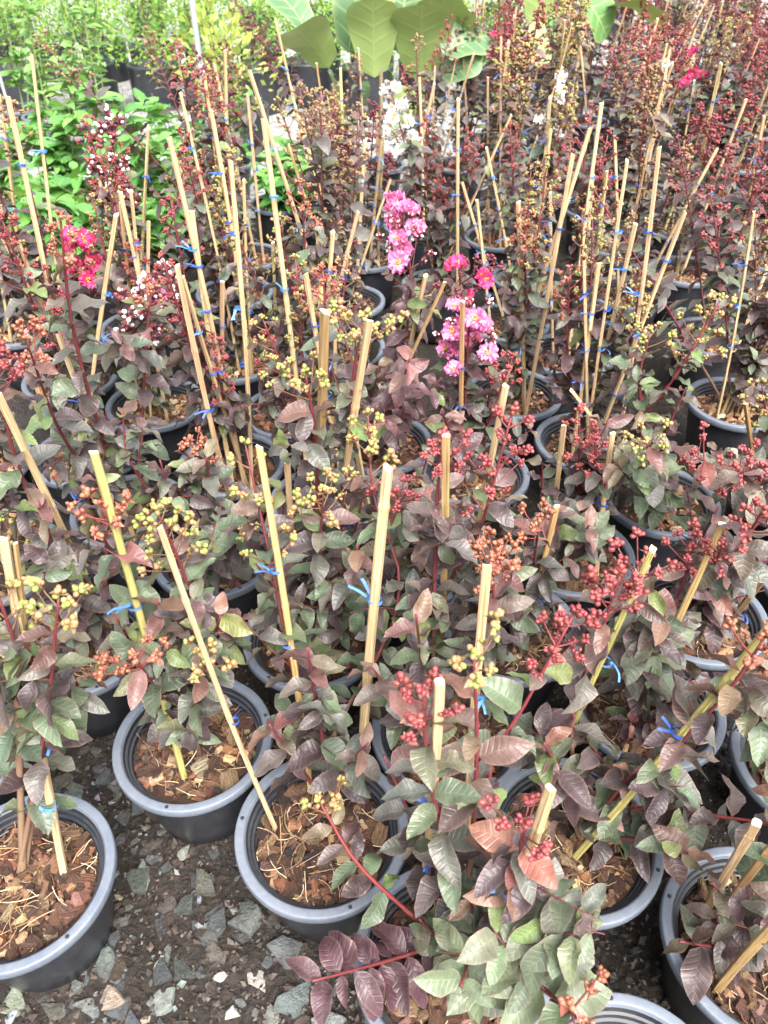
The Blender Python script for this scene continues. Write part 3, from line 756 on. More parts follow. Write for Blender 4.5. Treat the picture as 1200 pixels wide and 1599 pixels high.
# shoot: (tip px, tip py, [mid px], height or None, parameters) ; stake: (tip px, py, base px or None, width, colour, ties)
GRN = (0.46, 0.41, 0.14); TAN = (0.4, 0.255, 0.12); STR = (0.52, 0.375, 0.21); YEL = (0.48, 0.33, 0.14)
PLANTS = {
 'A': dict(base=(32, 1362), shoots=[(-12, 905, [(78, 1150), (30, 1010)], None, YG(green=0.75, f0=0.3, rad=0.006)), (92, 935, [(70, 1140)], 0.74, YG(panicle=0.07, nodes=4, f0=0.5, twigs=1)), (20, 1100, [(60, 1180)], 0.52, LF(green=0.7, f0=0.45))],
           stakes=[(6, 840, (100, 1380), 0.0135, STR, [0.29, 0.5, 0.66]), (24, 848, (78, 1285), 0.009, TAN, [0.6])]),
 'B': dict(base=(285, 1150), shoots=[(246, 800, [(290, 905), (305, 1000)], None, YG(green=0.6, panicle=0.17, nodes=7, spread=0.055, f0=0.3, twigs=4)), (163, 795, [(195, 880), (230, 990)], None, ORG(panicle=0.08, nodes=4, green=0.6, warm=0.6, twigs=3)),
            (212, 1030, [(250, 1085)], 0.55, ORG(panicle=0.05, nodes=3, warm=0.8, f0=0.2, green=0.5)), (322, 1035, [(310, 1080)], 0.52, YG(panicle=0.04, nodes=3, f0=0.25)), (245, 935, [(265, 1030)], 0.6, LF(green=0.7, f0=0.3, twigs=3)), (180, 960, [(230, 1050)], 0.55, LF(green=0.5, f0=0.4, twigs=2)), (345, 960, [(320, 1050)], 0.55, LF(green=0.7, f0=0.45, twigs=2))],
           stakes=[(147, 706, (290, 1222), 0.0125, GRN, [0.62])]),
 'C': dict(base=(512, 1255), shoots=[(385, 700, [(428, 900), (455, 1040), (500, 1160)], None, YG(green=0.55, panicle=0.15, f0=0.4)), (575, 655, [(585, 780), (624, 900), (600, 1005), (520, 1150)], None, YG(green=0.6, panicle=0.12, f0=0.3)),
            (575, 1160, [(540, 1200)], 0.45, LF(green=0.25, f0=0.45, twigs=0)), (480, 1010, [(500, 1130)], 0.6, LF(green=0.35, f0=0.35)), (420, 1130, [(470, 1200)], 0.42, LF(green=0.1, purple=0.4, f0=0.5, twigs=0))],
           stakes=[(250, 822, (437, 1303), 0.0095, STR, [0.45]), (405, 697, (488, 1252), 0.0115, YEL, [0.5, 0.7]), (606, 730, (560, 1245), 0.0165, STR, [0.66])]),
 'D': dict(base=(905, 1300), shoots=[(968, 900, [(935, 1000), (893, 1130)], None, RED(green=0.25, purple=0.3, warm=0.4, f0=0.45, twigs=1)), (1192, 1000, [(1120, 1100), (1010, 1200)], 0.72, ORG(warm=0.9, green=0.55, panicle=0.07, nodes=3)),
            (990, 1205, [(960, 1240)], 0.42, LF(warm=1.0, young=0.35, f0=0.4, leaf=0.045, twigs=0)), (1245, 1292, [(1100, 1272), (1000, 1262)], 0.42, LF(green=0.55, f0=0.15, gapm=0.026, stemc=(0.2, 0.03, 0.03), droop=0.6)),
            (1090, 1130, [(1010, 1220)], 0.55, LF(green=0.3, f0=0.45, twigs=1)), (1075, 1330, [(1000, 1310)], 0.33, LF(green=0.8, f0=0.3, twigs=0)), (850, 1160, [(880, 1220)], 0.48, LF(green=0.3, purple=0.3))],
           stakes=[(1020, 857, (850, 1235), 0.013, GRN, [0.35, 0.64]), (1228, 948, (888, 1345), 0.0125, GRN, [0.6])]),
 'E': dict(base=(1195, 1480), shoots=[(1062, 1470, [(1130, 1480)], 0.28, LF(green=0.1, purple=0.4, f0=0.3, twigs=1)), (1112, 1378, [(1160, 1440)], 0.38, LF(green=0.4, f0=0.35, flat=1, leaf=0.05, twigs=0)), (1250, 1250, [(1220, 1390)], 0.6, LF(green=0.6)), (1240, 1400, [], 0.5, LF(green=0.2, purple=0.5))],
           stakes=[(1182, 1285, (1095, 1438), 0.0125, STR, []), (1222, 1300, (1112, 1442), 0.011, TAN, []), (1225, 1428, (1120, 1545), 0.013, YEL, [])]),
 'F': dict(base=(722, 1492), shoots=[(662, 1085, [(668, 1200), (690, 1300)], None, RED(green=0.35, panicle=0.085, nodes=4, warm=0.4, twigs=0, gap=0.2)), (895, 962, [(820, 1100), (768, 1190), (764, 1290)], 0.72, RED(green=0.5, panicle=0.1, warm=0.5, stemc=(0.17, 0.025, 0.03), twigs=0, gap=0.15, f0=0.45)),
            (818, 1290, [(800, 1380)], 0.6, RED(warm=1.0, young=0.5, panicle=0.05, nodes=3, f0=0.35, leaf=0.068)), (488, 1532, [(600, 1502), (690, 1488)], 0.33, LF(green=0.0, purple=0.85, f0=0.2, gapm=0.026, leaf=0.066, flat=1, twigs=0, gap=0.0, young=0.97)),
            (905, 1592, [(850, 1545), (790, 1500)], 0.45, ORG(green=1.0, panicle=0.03, nodes=2, f0=0.1, leaf=0.085, flat=1, gapm=0.028, young=0.97, lush=0.9)), (503, 1258, [(560, 1350), (650, 1435)], 0.4, YG(green=0.75, panicle=0.03, nodes=2, f0=0.5, flat=1, gapm=0.03, leaf=0.055, twigs=0, stemc=(0.2, 0.03, 0.03), warm=0.2)),
            (735, 1400, [(735, 1440)], 0.4, LF(green=0.8, flat=1, f0=0.3, leaf=0.055, twigs=1)), (655, 1435, [(690, 1470)], 0.32, LF(green=1.0, flat=1, f0=0.4, leaf=0.045, twigs=0)), (740, 1030, [(745, 1150), (740, 1280)], None, YG(green=0.4, panicle=0.04, nodes=3, warm=0.3, young=0.6, twigs=0, gap=0.3)),
            (720, 1540, [(740, 1500)], 0.42, LF(green=1.0, flat=1, leaf=0.075, f0=0.2, lush=0.8, young=2)), (870, 1420, [(800, 1460)], 0.5, LF(green=0.9, flat=1, leaf=0.08, f0=0.4, lush=0.6, young=2)), (600, 1180, [(650, 1300)], 0.5, LF(green=0.15, f0=0.5, twigs=0, gap=0.2))],
           stakes=[(761, 882, (731, 1385), 0.0135, STR, [0.55, 0.69]), (687, 1064, (655, 1420), 0.0125, STR, [0.35, 0.62]), (860, 1230, (738, 1560), 0.0135, STR, [0.6])]),
 'I': dict(shoots=[(800, 645, [(745, 840), (690, 945)], None, RED(panicle=0.2, nodes=8, spread=0.06, green=0.25, warm=0.5)), (690, 690, [(680, 850)], None, RED(panicle=0.13, nodes=6, spread=0.05, green=0.2, purple=0.3)), (770, 880, [(760, 1000)], 0.66, ORG(warm=0.9, panicle=0.09, nodes=5, green=0.3)), (650, 960, [], 0.6, LF(green=0.4)), (580, 1040, [], 0.5, LF(green=0.3))],
           stakes=[(790, 602, (702, 975), 0.0115, STR, [0.4, 0.6]), (697, 680, (662, 960), 0.013, YEL, [0.55])]),
 'J': dict(shoots=[(565, 505, [(545, 660)], None, YG(panicle=0.15, nodes=6, spread=0.07, green=0.5)), (478, 585, [(495, 720)], None, YG(panicle=0.12, nodes=5, spread=0.06, green=0.4)), (505, 770, [(500, 880)], 0.68, YG(panicle=0.1, nodes=5, spread=0.06, green=0.5)), (560, 850, [], 0.62, LF(green=0.6)), (400, 880, [], 0.55, LF(green=0.3))],
           stakes=[(507, 487, (480, 900), 0.0155, TAN, [0.62]), (449, 723, (470, 985), 0.0125, STR, [0.5]), (577, 500, (548, 860), 0.012, STR, [0.42, 0.55])]),
 'K': dict(shoots=[(312, 700, [(285, 770)], None, ORG(panicle=0.07, nodes=4, green=0.3, warm=0.5)), (190, 640, [(215, 740)], None, LF(green=0.5, leaf=0.07)), (300, 840, [], 0.5, LF(green=0.5)), (390, 800, [], 0.55, YG(green=0.5, panicle=0.06, nodes=3))],
           stakes=[(277, 415, None, 0.011, STR, [0.6])]),
 'L': dict(shoots=[(-15, 545, [(15, 680), (50, 790)], None, RED(green=0.3, leaf=0.07)), (60, 780, [(90, 880)], 0.62, LF(green=0.3, leaf=0.07)), (110, 880, [], 0.45, LF(green=0.3, purple=0.4))],
           stakes=[(-3, 615, (175, 985), 0.0135, STR, [0.62, 0.32])]),
 'W': dict(shoots=[(95, 345, [(112, 500), (150, 650), (200, 790)], 0.95, ORG(panicle=0.12, nodes=5, green=0.35, warm=0.4, leaf=0.075, rad=0.006, twigs=1)), (235, 460, [(225, 610)], None, ORG(panicle=0.05, nodes=3, green=0.4, leaf=0.07, warm=0.3)), (40, 530, [(110, 700)], 0.85, ORG(panicle=0.08, nodes=4, green=0.3))],
           stakes=[(91, 521, (215, 850), 0.0115, STR, [0.32, 0.72]), (40, 560, (152, 830), 0.017, TAN, [0.25])]),
 'M': dict(shoots=[(20, 832, [], 0.5, YG(panicle=0.05, nodes=3)), (-40, 700, [], None, LF(green=0.3))], stakes=[(-10, 880, None, 0.011, TAN, [])]),
 'N': dict(shoots=[(1085, 842, [(1050, 960)], None, RED(panicle=0.1, nodes=5, green=0.1, purple=0.4)), (1000, 890, [(990, 990)], 0.72, RED(panicle=0.06, nodes=4, green=0.3, purple=0.2)), (1040, 960, [], 0.6, LF(green=0.5)), (985, 1130, [], 0.3, LF(purple=0.8, green=0, leaf=0.045)), (1080, 1090, [], 0.4, LF(green=0.2, purple=0.4))],
           stakes=[(1128, 818, (968, 1150), 0.012, YEL, [0.62])]),
 'O': dict(shoots=[(1130, 850, [], 0.66, RED(panicle=0.12, nodes=5, purple=0.5, green=0.1)), (1190, 800, [], 0.75, RED(panicle=0.1, purple=0.3)), (1110, 920, [], 0.5, LF(purple=0.5, green=0.2, warm=0.5))],
           stakes=[(1208, 885, (1115, 1000), 0.0115, TAN, [0.5])]),
 'Z': dict(shoots=[(842, 815, [(832, 900)], None, ORG(warm=0.8, panicle=0.06, nodes=3, green=0.3)), (775, 865, [(780, 930)], 0.62, ORG(warm=0.8, panicle=0.08, nodes=4)), (720, 800, [], 0.65, LF(green=0.4))],
           stakes=[(870, 790, (808, 1010), 0.013, YEL, [0.4])]),
 'Q': dict(shoots=[(930, 690, [(925, 800)], None, RED(panicle=0.13, nodes=6, green=0.2, purple=0.2)), (905, 645, [], None, RED(panicle=0.12, nodes=5, green=0.3)), (850, 800, [], 0.55, LF(green=0.5)), (920, 820, [], 0.5, LF(green=0.4))],
           stakes=[(957, 676, (935, 930), 0.012, STR, [0.6]), (881, 664, (862, 860), 0.012, STR, [0.5])]),
 'P': dict(shoots=[(1125, 470, [(1060, 580), (985, 700)], None, YG(panicle=0.2, nodes=8, spread=0.07, green=0.6, stemc=(0.22, 0.03, 0.035), rad=0.005)), (1015, 520, [(1000, 620)], None, YG(panicle=0.09, nodes=4, green=0.6)), (1010, 690, [], 0.62, YG(green=0.9, panicle=0.05, nodes=3)), (960, 720, [], 0.55, LF(green=0.6))],
           stakes=[(893, 610, None, 0.0115, STR, [0.5])]),
 'P2': dict(shoots=[(1190, 600, [], None, YG(panicle=0.13, nodes=6, spread=0.06)), (1150, 730, [], 0.68, RED(panicle=0.12, nodes=6, purple=0.3, green=0.3)), (1085, 710, [], 0.6, RED(panicle=0.06, nodes=3, warm=0.6))],
           stakes=[(1147, 704, (1100, 835), 0.0125, STR, [0.5]), (1165, 630, None, 0.011, TAN, [0.4])]),
 'PK1': dict(shoots=[(735, 478, [(728, 600)], None, P_('white', flowers='pink', bloom=0.62, panicle=0.24, nodes=8, spread=0.085, purple=0.8, green=0.1)), (800, 560, [], None, RED(panicle=0.1)), (690, 640, [], 0.6, LF(purple=0.8, green=0.0, leaf=0.07))],
           stakes=[(723, 470, None, 0.011, TAN, [0.5, 0.7])]),
 'PK2': dict(shoots=[(628, 325, [(640, 480)], None, P_('white', flowers='pink', bloom=0.45, panicle=0.26, nodes=9, spread=0.08, purple=0.8, green=0.05)), (640, 560, [], 0.7, LF(purple=0.9, green=0.0, leaf=0.07)), (600, 640, [], 0.55, LF(purple=0.7, green=0.1))],
           stakes=[(665, 430, (620, 660), 0.0115, STR, [0.6]), (695, 440, None, 0.011, TAN, [0.4])]),
 'V': dict(shoots=[(620, 770, [], 0.68, RED(green=0.5, panicle=0.08)), (700, 780, [], 0.62, LF(green=0.4)), (600, 850, [], 0.55, LF(green=0.6))], stakes=[(548, 650, (565, 840), 0.013, STR, [])]),
 'H': dict(shoots=[(1170, 1090, [], 0.5, LF(green=0.5, warm=0.5)), (1150, 1060, [], 0.6, LF(green=0.6)), (1230, 1000, [], 0.7, ORG(warm=0.7))], stakes=[(1280, 900, None, 0.012, STR, [0.5])]),
 'G': None,
}
LABELS = {
 'A': 'potted crape myrtle with a broad striped bamboo stake beside the bare stony path', 'A2': 'potted crape myrtle whose rim corner shows behind the one by the stony path',
 'B': 'potted crape myrtle with yellow-green buds and a lime-green stake in chip-filled pot', 'C': 'potted crape myrtle spreading three stakes wide from a pot on the gravel',
 'D': 'potted crape myrtle with a long slanting green-yellow stake and dark red buds', 'E': 'potted crape myrtle with bare stakes and few small grey-purple leaves',
 'F': 'potted crape myrtle with large pale green leaves and a horizontal purple side shoot', 'I': 'potted crape myrtle with big loose dark red bud heads behind the wide stake',
 'J': 'potted crape myrtle with pinkish yellow buds and a tall flat tan stake', 'K': 'potted crape myrtle with chunky bark chips and one small fiery bud head',
 'L': 'potted crape myrtle with a pale flat stake leaning towards the stony path side', 'M': 'potted crape myrtle cut by the frame behind the pale leaning flat stake',
 'N': 'potted crape myrtle with crimson buds and dark low leaves on a yellow stake', 'O': 'potted crape myrtle with maroon buds behind the crimson-budded one',
 'Z': 'potted crape myrtle with coral young leaves beside the dark red bud heads', 'Q': 'potted crape myrtle with small red berry-like buds on two short pale stakes',
 'P': 'potted crape myrtle with bright red leaning stem and yellow-green bud heads', 'P2': 'potted crape myrtle with red buds next to the bright red leaning stem',
 'PK1': 'potted crape myrtle with a cascade of frilly pink flowers over purple leaves', 'PK2': 'potted crape myrtle with pink flowers and white-tipped buds on darkest purple leaves',
 'W': 'potted crape myrtle with large wavy leaves and a thick dark red stem', 'V': 'potted crape myrtle hidden behind the broadest pale stake', 'H': 'potted crape myrtle with coral shoot tips at the edge of the dark soil',
 'R': 'potted crape myrtle with low purple foliage beside the chunky bark chip pot', 'S': 'potted crape myrtle between the tall flat tan stake and the low purple foliage', 'T': 'potted crape myrtle behind the low purple foliage, touching a tall knotted stake',
 'U': 'potted crape myrtle behind the one with large wavy leaves', 'X1': 'potted crape myrtle behind the frilly pink cascade, beside a bare patch of gravel', 'X2': 'potted crape myrtle standing behind the small red berry-like buds and two stakes', 'X4': 'potted crape myrtle directly beside the frilly pink cascade',
 'X5': 'potted crape myrtle between the bright red leaning stem and the frilly pink cascade', 'X6': 'potted crape myrtle half out of frame beyond the maroon buds', 'M2': 'potted crape myrtle half out of frame beyond the large wavy leaves', 'J2': 'potted crape myrtle just behind the tall flat tan stake', 'Y1': 'potted crape myrtle behind the small fiery bud head',
 'G': 'empty ribbed black nursery pot standing on dark soil',
}
def make_root(key, kind='potted_crape_myrtle'):
    return empty(kind, (pos[key].x, pos[key].y, 0.0))
fr = random.Random(5)
def auto_shoots(key, styles, r, n, hmin, hmax, green=0.35, far=False):
    p0 = Vector((pos[key].x, pos[key].y, 0)); out = []
    for i in range(n):
        th = r.uniform(0, 6.28); q = r.uniform(0.02, 0.13); h = r.uniform(hmin, hmax) * (1.0 if i < 3 else r.uniform(0.6, 0.9))
        tip = p0 + Vector((q * math.cos(th), q * math.sin(th), h)); b0 = p0 + Vector((r.uniform(-0.03, 0.03), r.uniform(-0.03, 0.03), 0.165))
        mid = b0.lerp(tip, 0.55) + rv(r, 0.02)
        st = r.choice(styles) if h > hmin * 0.85 else None
        out.append(([b0, mid, tip], P_(st, green=green + r.uniform(-0.15, 0.15), panicle=r.uniform(0.14, 0.24), nodes=8, spread=r.uniform(0.04, 0.06), purple=r.choice([0, 0, 0.2, 0.5]), twigs=2, leaf=r.uniform(0.056, 0.07), gapm=0.029, f0=0.1, young=0.85, bud=0.88)))
    return out

plants = {}
for key in named:
    spec = PLANTS.get(key, {})
    r = random.Random('plant' + key)
    p2 = pos[key]; p0 = Vector((p2.x, p2.y, 0))
    if key == 'G':
        root = empty('nursery_pot', p0); build_pot(root, 2, r, 0.1, False); tag(root, LABELS['G'], 'pot'); continue
    root = make_root(key); plants[key] = root
    near = 2 if p2.y < 1.35 else 1
    sz = r.uniform(0.158, 0.170); build_pot(root, near, r, sz)
    tag(root, LABELS.get(key), 'potted plant', 'potted crape myrtles of the nursery block')
    def soil_pt(px, py):
        q = at_z(px, py, sz); v = q.xy - p2
        if v.length > 0.105: v = v.normalized() * 0.105
        return Vector((p2.x + v.x, p2.y + v.y, sz - 0.02))
    cen = soil_pt(*spec['base']) if spec.get('base') else p0 + Vector((r.uniform(-0.03, 0.03), r.uniform(-0.03, 0.03), sz - 0.02))
    if spec.get('shoots'):
        for (px, py, mids, h, P) in spec['shoots']:
            tip = tip3(px, py, p0, h=h)
            b = cen + Vector((r.uniform(-0.012, 0.012), r.uniform(-0.012, 0.012), 0))
            pts = [b] + [near_ray(mx, my, b, tip) for mx, my in reversed(mids)] + [tip]
            pts = [pts[0]] + [q if q.z > sz + 0.02 else Vector((q.x, q.y, sz + 0.03)) for q in pts[1:]]
            build_shoot(root, pts, P, r, near)
        if p2.y > 0.95:
            for pts, P in auto_shoots(key, [None], r, 2, 0.42, 0.6): build_shoot(root, pts, P, r, near)
        for (px, py, bp, wd, cc, ties) in spec['stakes']:
            tip = tip3(px, py, p0, lo=0.5, hi=0.97)
            b = soil_pt(*bp) if bp else p0 + Vector((r.uniform(-0.06, 0.06), r.uniform(-0.06, 0.06), sz - 0.02))
            tip = tip + (cam.location - tip).normalized() * (0.055 if p2.y > 0.95 else 0.02)
            build_stake(root, b, tip, r, near, wd, cc, ties)
    else:
        for pts, P in auto_shoots(key, ['yg', 'red', 'red', 'pale', 'orange'], r, 5, 0.68, 0.92): build_shoot(root, pts, P, r, near)
        for i in range(2):
            b = p0 + Vector((r.uniform(-0.07, 0.07), r.uniform(-0.07, 0.07), sz - 0.02)); build_stake(root, b, b + Vector((r.gauss(0, 0.05), r.gauss(0, 0.05), r.uniform(0.5, 0.72))), r, near)

# stakes and flower heads of the rows behind, read off the photograph: tip, a lower point
MIDSTAKE = [((50, 85), (100, 300)), ((12, 150), (50, 330)), ((232, 345), (240, 480)), ((265, 215), (275, 340)), ((330, 172), (325, 340)), ((276, 250), (350, 560)), ((282, 145), (310, 330)), ((412, 186), (455, 480)),
 ((430, 28), (462, 250)), ((390, 110), (440, 330)), ((335, 100), (370, 300)), ((520, 362), (528, 470)), ((716, 155), (706, 290)), ((722, 284), (718, 400)), ((940, 160), (905, 330)), ((922, 200), (880, 470)), ((980, 250), (912, 545)),
 ((1120, 232), (1045, 440)), ((1030, 230), (985, 420)), ((1115, 10), (1060, 180)), ((1085, 125), (1040, 300)), ((1165, 155), (1120, 260)), ((655, 120), (640, 240)), ((760, 230), (750, 330)), ((895, 240), (870, 380)), ((1045, 30), (1010, 190)),
 ((155, 280), (165, 420)), ((188, 300), (200, 430)), ((460, 160), (470, 330)), ((570, 220), (575, 330)), ((860, 150), (845, 300)), ((1178, 330), (1120, 480)), ((1190, 470), (1140, 600)), ((810, 315), (800, 420)), ((1010, 100), (980, 260)), ((232, 202), (242, 330)), ((478, 427), (482, 520)), ((205, 300), (215, 430)), ((320, 120), (340, 260)), ((182, 335), (192, 440)), ((360, 250), (375, 400)), ((745, 312), (740, 420)), ((912, 407), (900, 560)), ((1000, 447), (965, 600)), ((1155, 480), (1130, 580)), ((960, 212), (955, 330)), ((610, 280), (612, 400)), ((560, 330), (562, 440)), ((300, 330), (310, 450)), ((1070, 330), (1040, 450)), ((860, 300), (845, 430))]
HEADS = [(170, 215, 'white', None, 0), (270, 475, 'white', 'pink', 0.12), (130, 400, 'red', 'hot', 0.35), (345, 195, 'red', 'hot', 0.3), (610, 165, 'pale', 'wht', 0.8), (870, 150, 'pale', 'wht', 0.4), (800, 55, 'red', 'hot', 0.25), (1095, 95, 'pale', 'hot', 0.3),
 (1045, 100, 'pale', 'wht', 0.3), (770, 440, 'dark', 'hot', 0.12), (230, 80, 'pale', None, 0), (275, 90, 'dark', None, 0), (390, 60, 'dark', None, 0), (360, 20, 'dark', None, 0), (435, 190, 'yg', None, 0), (650, 90, 'pale', None, 0), (560, 200, 'pale', None, 0), (705, 60, 'red', None, 0), (1160, 60, 'red', None, 0), (980, 110, 'pale', None, 0),
 (1110, 330, 'red', None, 0), (1060, 250, 'dark', None, 0), (60, 90, 'pale', None, 0), (470, 450, 'red', None, 0), (530, 330, 'dark', None, 0), (300, 240, 'pale', None, 0), (930, 330, 'pale', None, 0), (830, 30, 'red', None, 0)]
autos = [k for k in named if k not in PLANTS]
extra = {k: dict(stakes=[], heads=[]) for k in fill + autos}
def nearest_fill(p, lim=9, key='heads'):
    best, bd = None, 1e9
    for k in fill:
        d = (pos[k] - p.xy).length + 0.09 * len(extra[k][key])
        if d < bd: best, bd = k, d
    return best
for (tp, lp) in MIDSTAKE:
    a, b = at_z(*tp, 0.88), at_z(*lp, 0.5)
    bd, best = 1e9, None
    for k in fill + autos:
        Y0 = pos[k].y; A = at_y(*tp, Y0)
        if not 0.65 < A.z < 1.08: continue
        B = at_y(*lp, Y0); foot = A + (B - A) * ((A.z - 0.15) / max(0.02, A.z - B.z))
        d = abs(foot.x - pos[k].x) + 0.12 * len(extra[k]['stakes']) + (9 if abs(A.x - pos[k].x) > 0.24 else 0)
        if d < bd: bd, best = d, k
    if best and bd < 0.6: extra[best]['stakes'].append(tp)
for k in autos:
    for tp in extra[k]['stakes']:
        p0 = Vector((pos[k].x, pos[k].y, 0)); r = random.Random(tp[0]); tip = tip3(*tp, p0, 0.6, 1.05); tip = tip + (cam.location - tip).normalized() * 0.04
        build_stake(plants[k], p0 + Vector((r.uniform(-0.07, 0.07), r.uniform(-0.1, -0.04), 0.14)), tip, r, 1, 0.012, STR)
for (px, py, st, fl, bl) in HEADS:
    k = nearest_fill(at_z(px, py - 20, 0.86)); extra[k]['heads'].append((px, py, st, fl, bl))

# ---------------------------------------------------------------- far plants: joined foliage, shared meshes
def far_foliage(seed, style):
    r = random.Random(seed); mb = MB(); lo, hi, br, st = SCHEME[style]
    for s in range(4):
        th = r.uniform(0, 6.28); q = r.uniform(0.03, 0.15); tip = Vector((q * math.cos(th), q * math.sin(th), r.uniform(0.72, 1.02))); b0 = Vector((r.uniform(-0.03, 0.03), r.uniform(-0.03, 0.03), 0.15))
        pts = [b0.lerp(tip, i / 20) for i in range(21)]
        mb.tube(pts, [0.004 - 0.0001 * i for i in range(21)], (0.12, 0.03, 0.03), 4, False)
        for i in range(4, 18):
            for side in range(3):
                a = r.uniform(0, 6.28); d = Vector((math.cos(a), math.sin(a), r.uniform(-0.4, 0.5))).normalized(); L = r.uniform(0.04, 0.066)
                s_ = d.cross(Vector((0, 0, 1)) + rv(r, 0.4)).normalized(); n_ = s_.cross(d); p = pts[i] + d * r.uniform(0, 0.05); wd = L * 0.27
                c = leaf_colour(i / 20, P_(style, green=0.35), r)
                mb.add([p, p + d * L * 0.3 + s_ * wd * 0.85 + n_ * 0.004, p + d * L * 0.45 - n_ * 0.002, p + d * L * 0.3 - s_ * wd * 0.85 + n_ * 0.004, p + d * L * 0.7 + s_ * wd * 0.7, p + d * L * 0.7 - s_ * wd * 0.7, p + d * L - n_ * 0.012],
                       [(0, 2, 1), (0, 3, 2), (1, 2, 4), (3, 5, 2), (2, 6, 4), (2, 5, 6)], c)
        for k in range(34):
            f = r.uniform(0.74, 1.02); p = b0.lerp(tip, f) + rv(r, 0.05 * (1.1 - f) * 4 * r.random() + 0.012)
            for z in range(4): mb.blob(p + rv(r, 0.008), r.uniform(0.004, 0.006), jit(mixc(lo, hi, r.random()), 0.25, r), rv(r), 5, 3)
    return mb.mesh('foliage', [M['leaf_far']], True)
FARST = ['red', 'pale', 'dark', 'red', 'pale', 'yg']
FAR = [far_foliage(100 + i, s) for i, s in enumerate(FARST)]
LANDMARK = [('the frilly pink cascade', pos['PK1']), ('the huge-leaved fig', Vector((-0.04, 4.35))), ('the bright red leaning stem', pos['P']), ('the large wavy leaves', pos['W']), ('the green shrubs', Vector((-1.1, 3.2)))]
ORD = ['nearest', 'second nearest', 'third nearest', 'fourth nearest', 'fifth nearest', 'sixth nearest', 'seventh nearest', 'eighth nearest', 'ninth nearest', 'tenth nearest', 'eleventh nearest', 'twelfth nearest', 'thirteenth nearest', 'fourteenth nearest', 'fifteenth nearest', 'sixteenth nearest', 'seventeenth nearest', 'eighteenth nearest', 'nineteenth nearest', 'twentieth nearest', 'farthest but from']
def rank_labels(items, marks=None):
    """items: (object, description, xy). Numbers look-alikes outward from the landmark each stands closest to."""
    seen = {}
    for o, d, q in items:
        m = min(marks or LANDMARK, key=lambda L: (L[1] - q).length); seen.setdefault((d, m[0]), []).append(((m[1] - q).length, o))
    for (d, m), L in seen.items():
        L.sort(key=lambda t: t[0])
        for i, (_, o) in enumerate(L): o['label'] = '%s, %s %s' % (d, ORD[min(i, len(ORD) - 1)], m)
ranked = []
FARNAME = {'red': 'red', 'pale': 'pinkish pale', 'dark': 'dark maroon', 'yg': 'yellow-green'}
n_far = 0
for key in fill:
    r = random.Random('fill' + key); p2 = pos[key]; p0 = Vector((p2.x, p2.y, 0)); ex = extra[key]
    root = make_root(key)
    build_pot(root, 1 if p2.y < 2.2 else 0, r, 0.163)
    if p2.y < 2.7 or (ex['heads'] and p2.y < 5.0):
        near = 1 if p2.y < 1.9 else 0
        green = 0.3 if p2.y > 1.8 else 0.4
        styles = r.choice([['red'], ['dark', 'red'], ['yg', 'pale'], ['pale'], ['red', 'orange']])
        sh = auto_shoots(key, styles, r, 5, *((0.62, 0.8) if abs(p2.x) < 0.4 and p2.y > 2.4 else (0.74, 1.0)), green)
        for pts, P in sh: build_shoot(root, pts, P, r, near)
        for (px, py, st, fl, bl) in ex['heads']:
            tip = tip3(px, py - 30, p0, 0.7, 0.98); b = p0 + Vector((0, 0, 0.15))
            build_shoot(root, [b, b.lerp(tip, 0.5) + rv(r, 0.015), tip], P_(st, flowers=fl, bloom=bl, panicle=0.3 if st == 'white' else 0.22, nodes=11 if st == 'white' else 8, spread=0.075 if st == 'white' else 0.06, bud=1.7 if st == 'white' else 1.0, purple=0.6 if st in ('white', 'dark') else 0.1, green=green), r, near)
        fl = [h[3] for h in ex['heads'] if h[3]]; hs_ = [h[2] for h in ex['heads']]
        if 'wht' in fl: lab = 'potted crape myrtle with white flower heads'
        elif fl and 'white' in hs_: lab = 'crape myrtle with one pink flower, white-tipped buds'
        elif fl: lab = 'potted crape myrtle with hot pink flowers'
        elif 'white' in hs_: lab = 'crape myrtle with a white-tipped maroon bud head'
        else: lab = 'potted crape myrtle with %s buds' % FARNAME.get({'orange': 'red'}.get(styles[0], styles[0]))
    else:
        i = r.randrange(len(FAR)); k = r.uniform(0.92, 1.12); kz = r.uniform(0.9, 1.06) * (0.78 if -0.5 < p2.x < 0.42 else 1.0)
        f = put('foliage', FAR[i], root, Matrix.Rotation(r.uniform(0, 6.28), 4, 'Z') @ Matrix.Diagonal((k, k, kz, 1)))
        tag(f, kind='stuff')
        lab = 'distant potted crape myrtle, %s buds' % FARNAME[FARST[i]]
    tag(root, lab, 'potted plant', 'potted crape myrtles of the nursery block'); ranked.append((root, lab, p2))
    tips = [tip3(px, py, p0, 0.65, 1.08) for px, py in ex['stakes']]
    for i in range(max(0, r.choice([2, 3, 3]) - len(tips))):
        tips.append(p0 + Vector((r.gauss(0, 0.08) + 0.05 * p2.x, r.gauss(0, 0.06), r.uniform(0.74, 0.98) * (0.85 if abs(p2.x) < 0.4 and p2.y > 2.4 else 1.0))))
    for i, tp in enumerate(tips):
        seen_ = i < len(ex['stakes'])
        b = p0 + Vector((r.uniform(-0.07, 0.07), r.uniform(-0.1, -0.05) if seen_ else r.uniform(-0.08, 0.05), 0.14))
        if seen_: tp = tp + (cam.location - tp).normalized() * 0.05
        build_stake(root, b, tp, r, 0, 0.0118 if seen_ else None, STR if seen_ else None)

rank_labels(ranked)
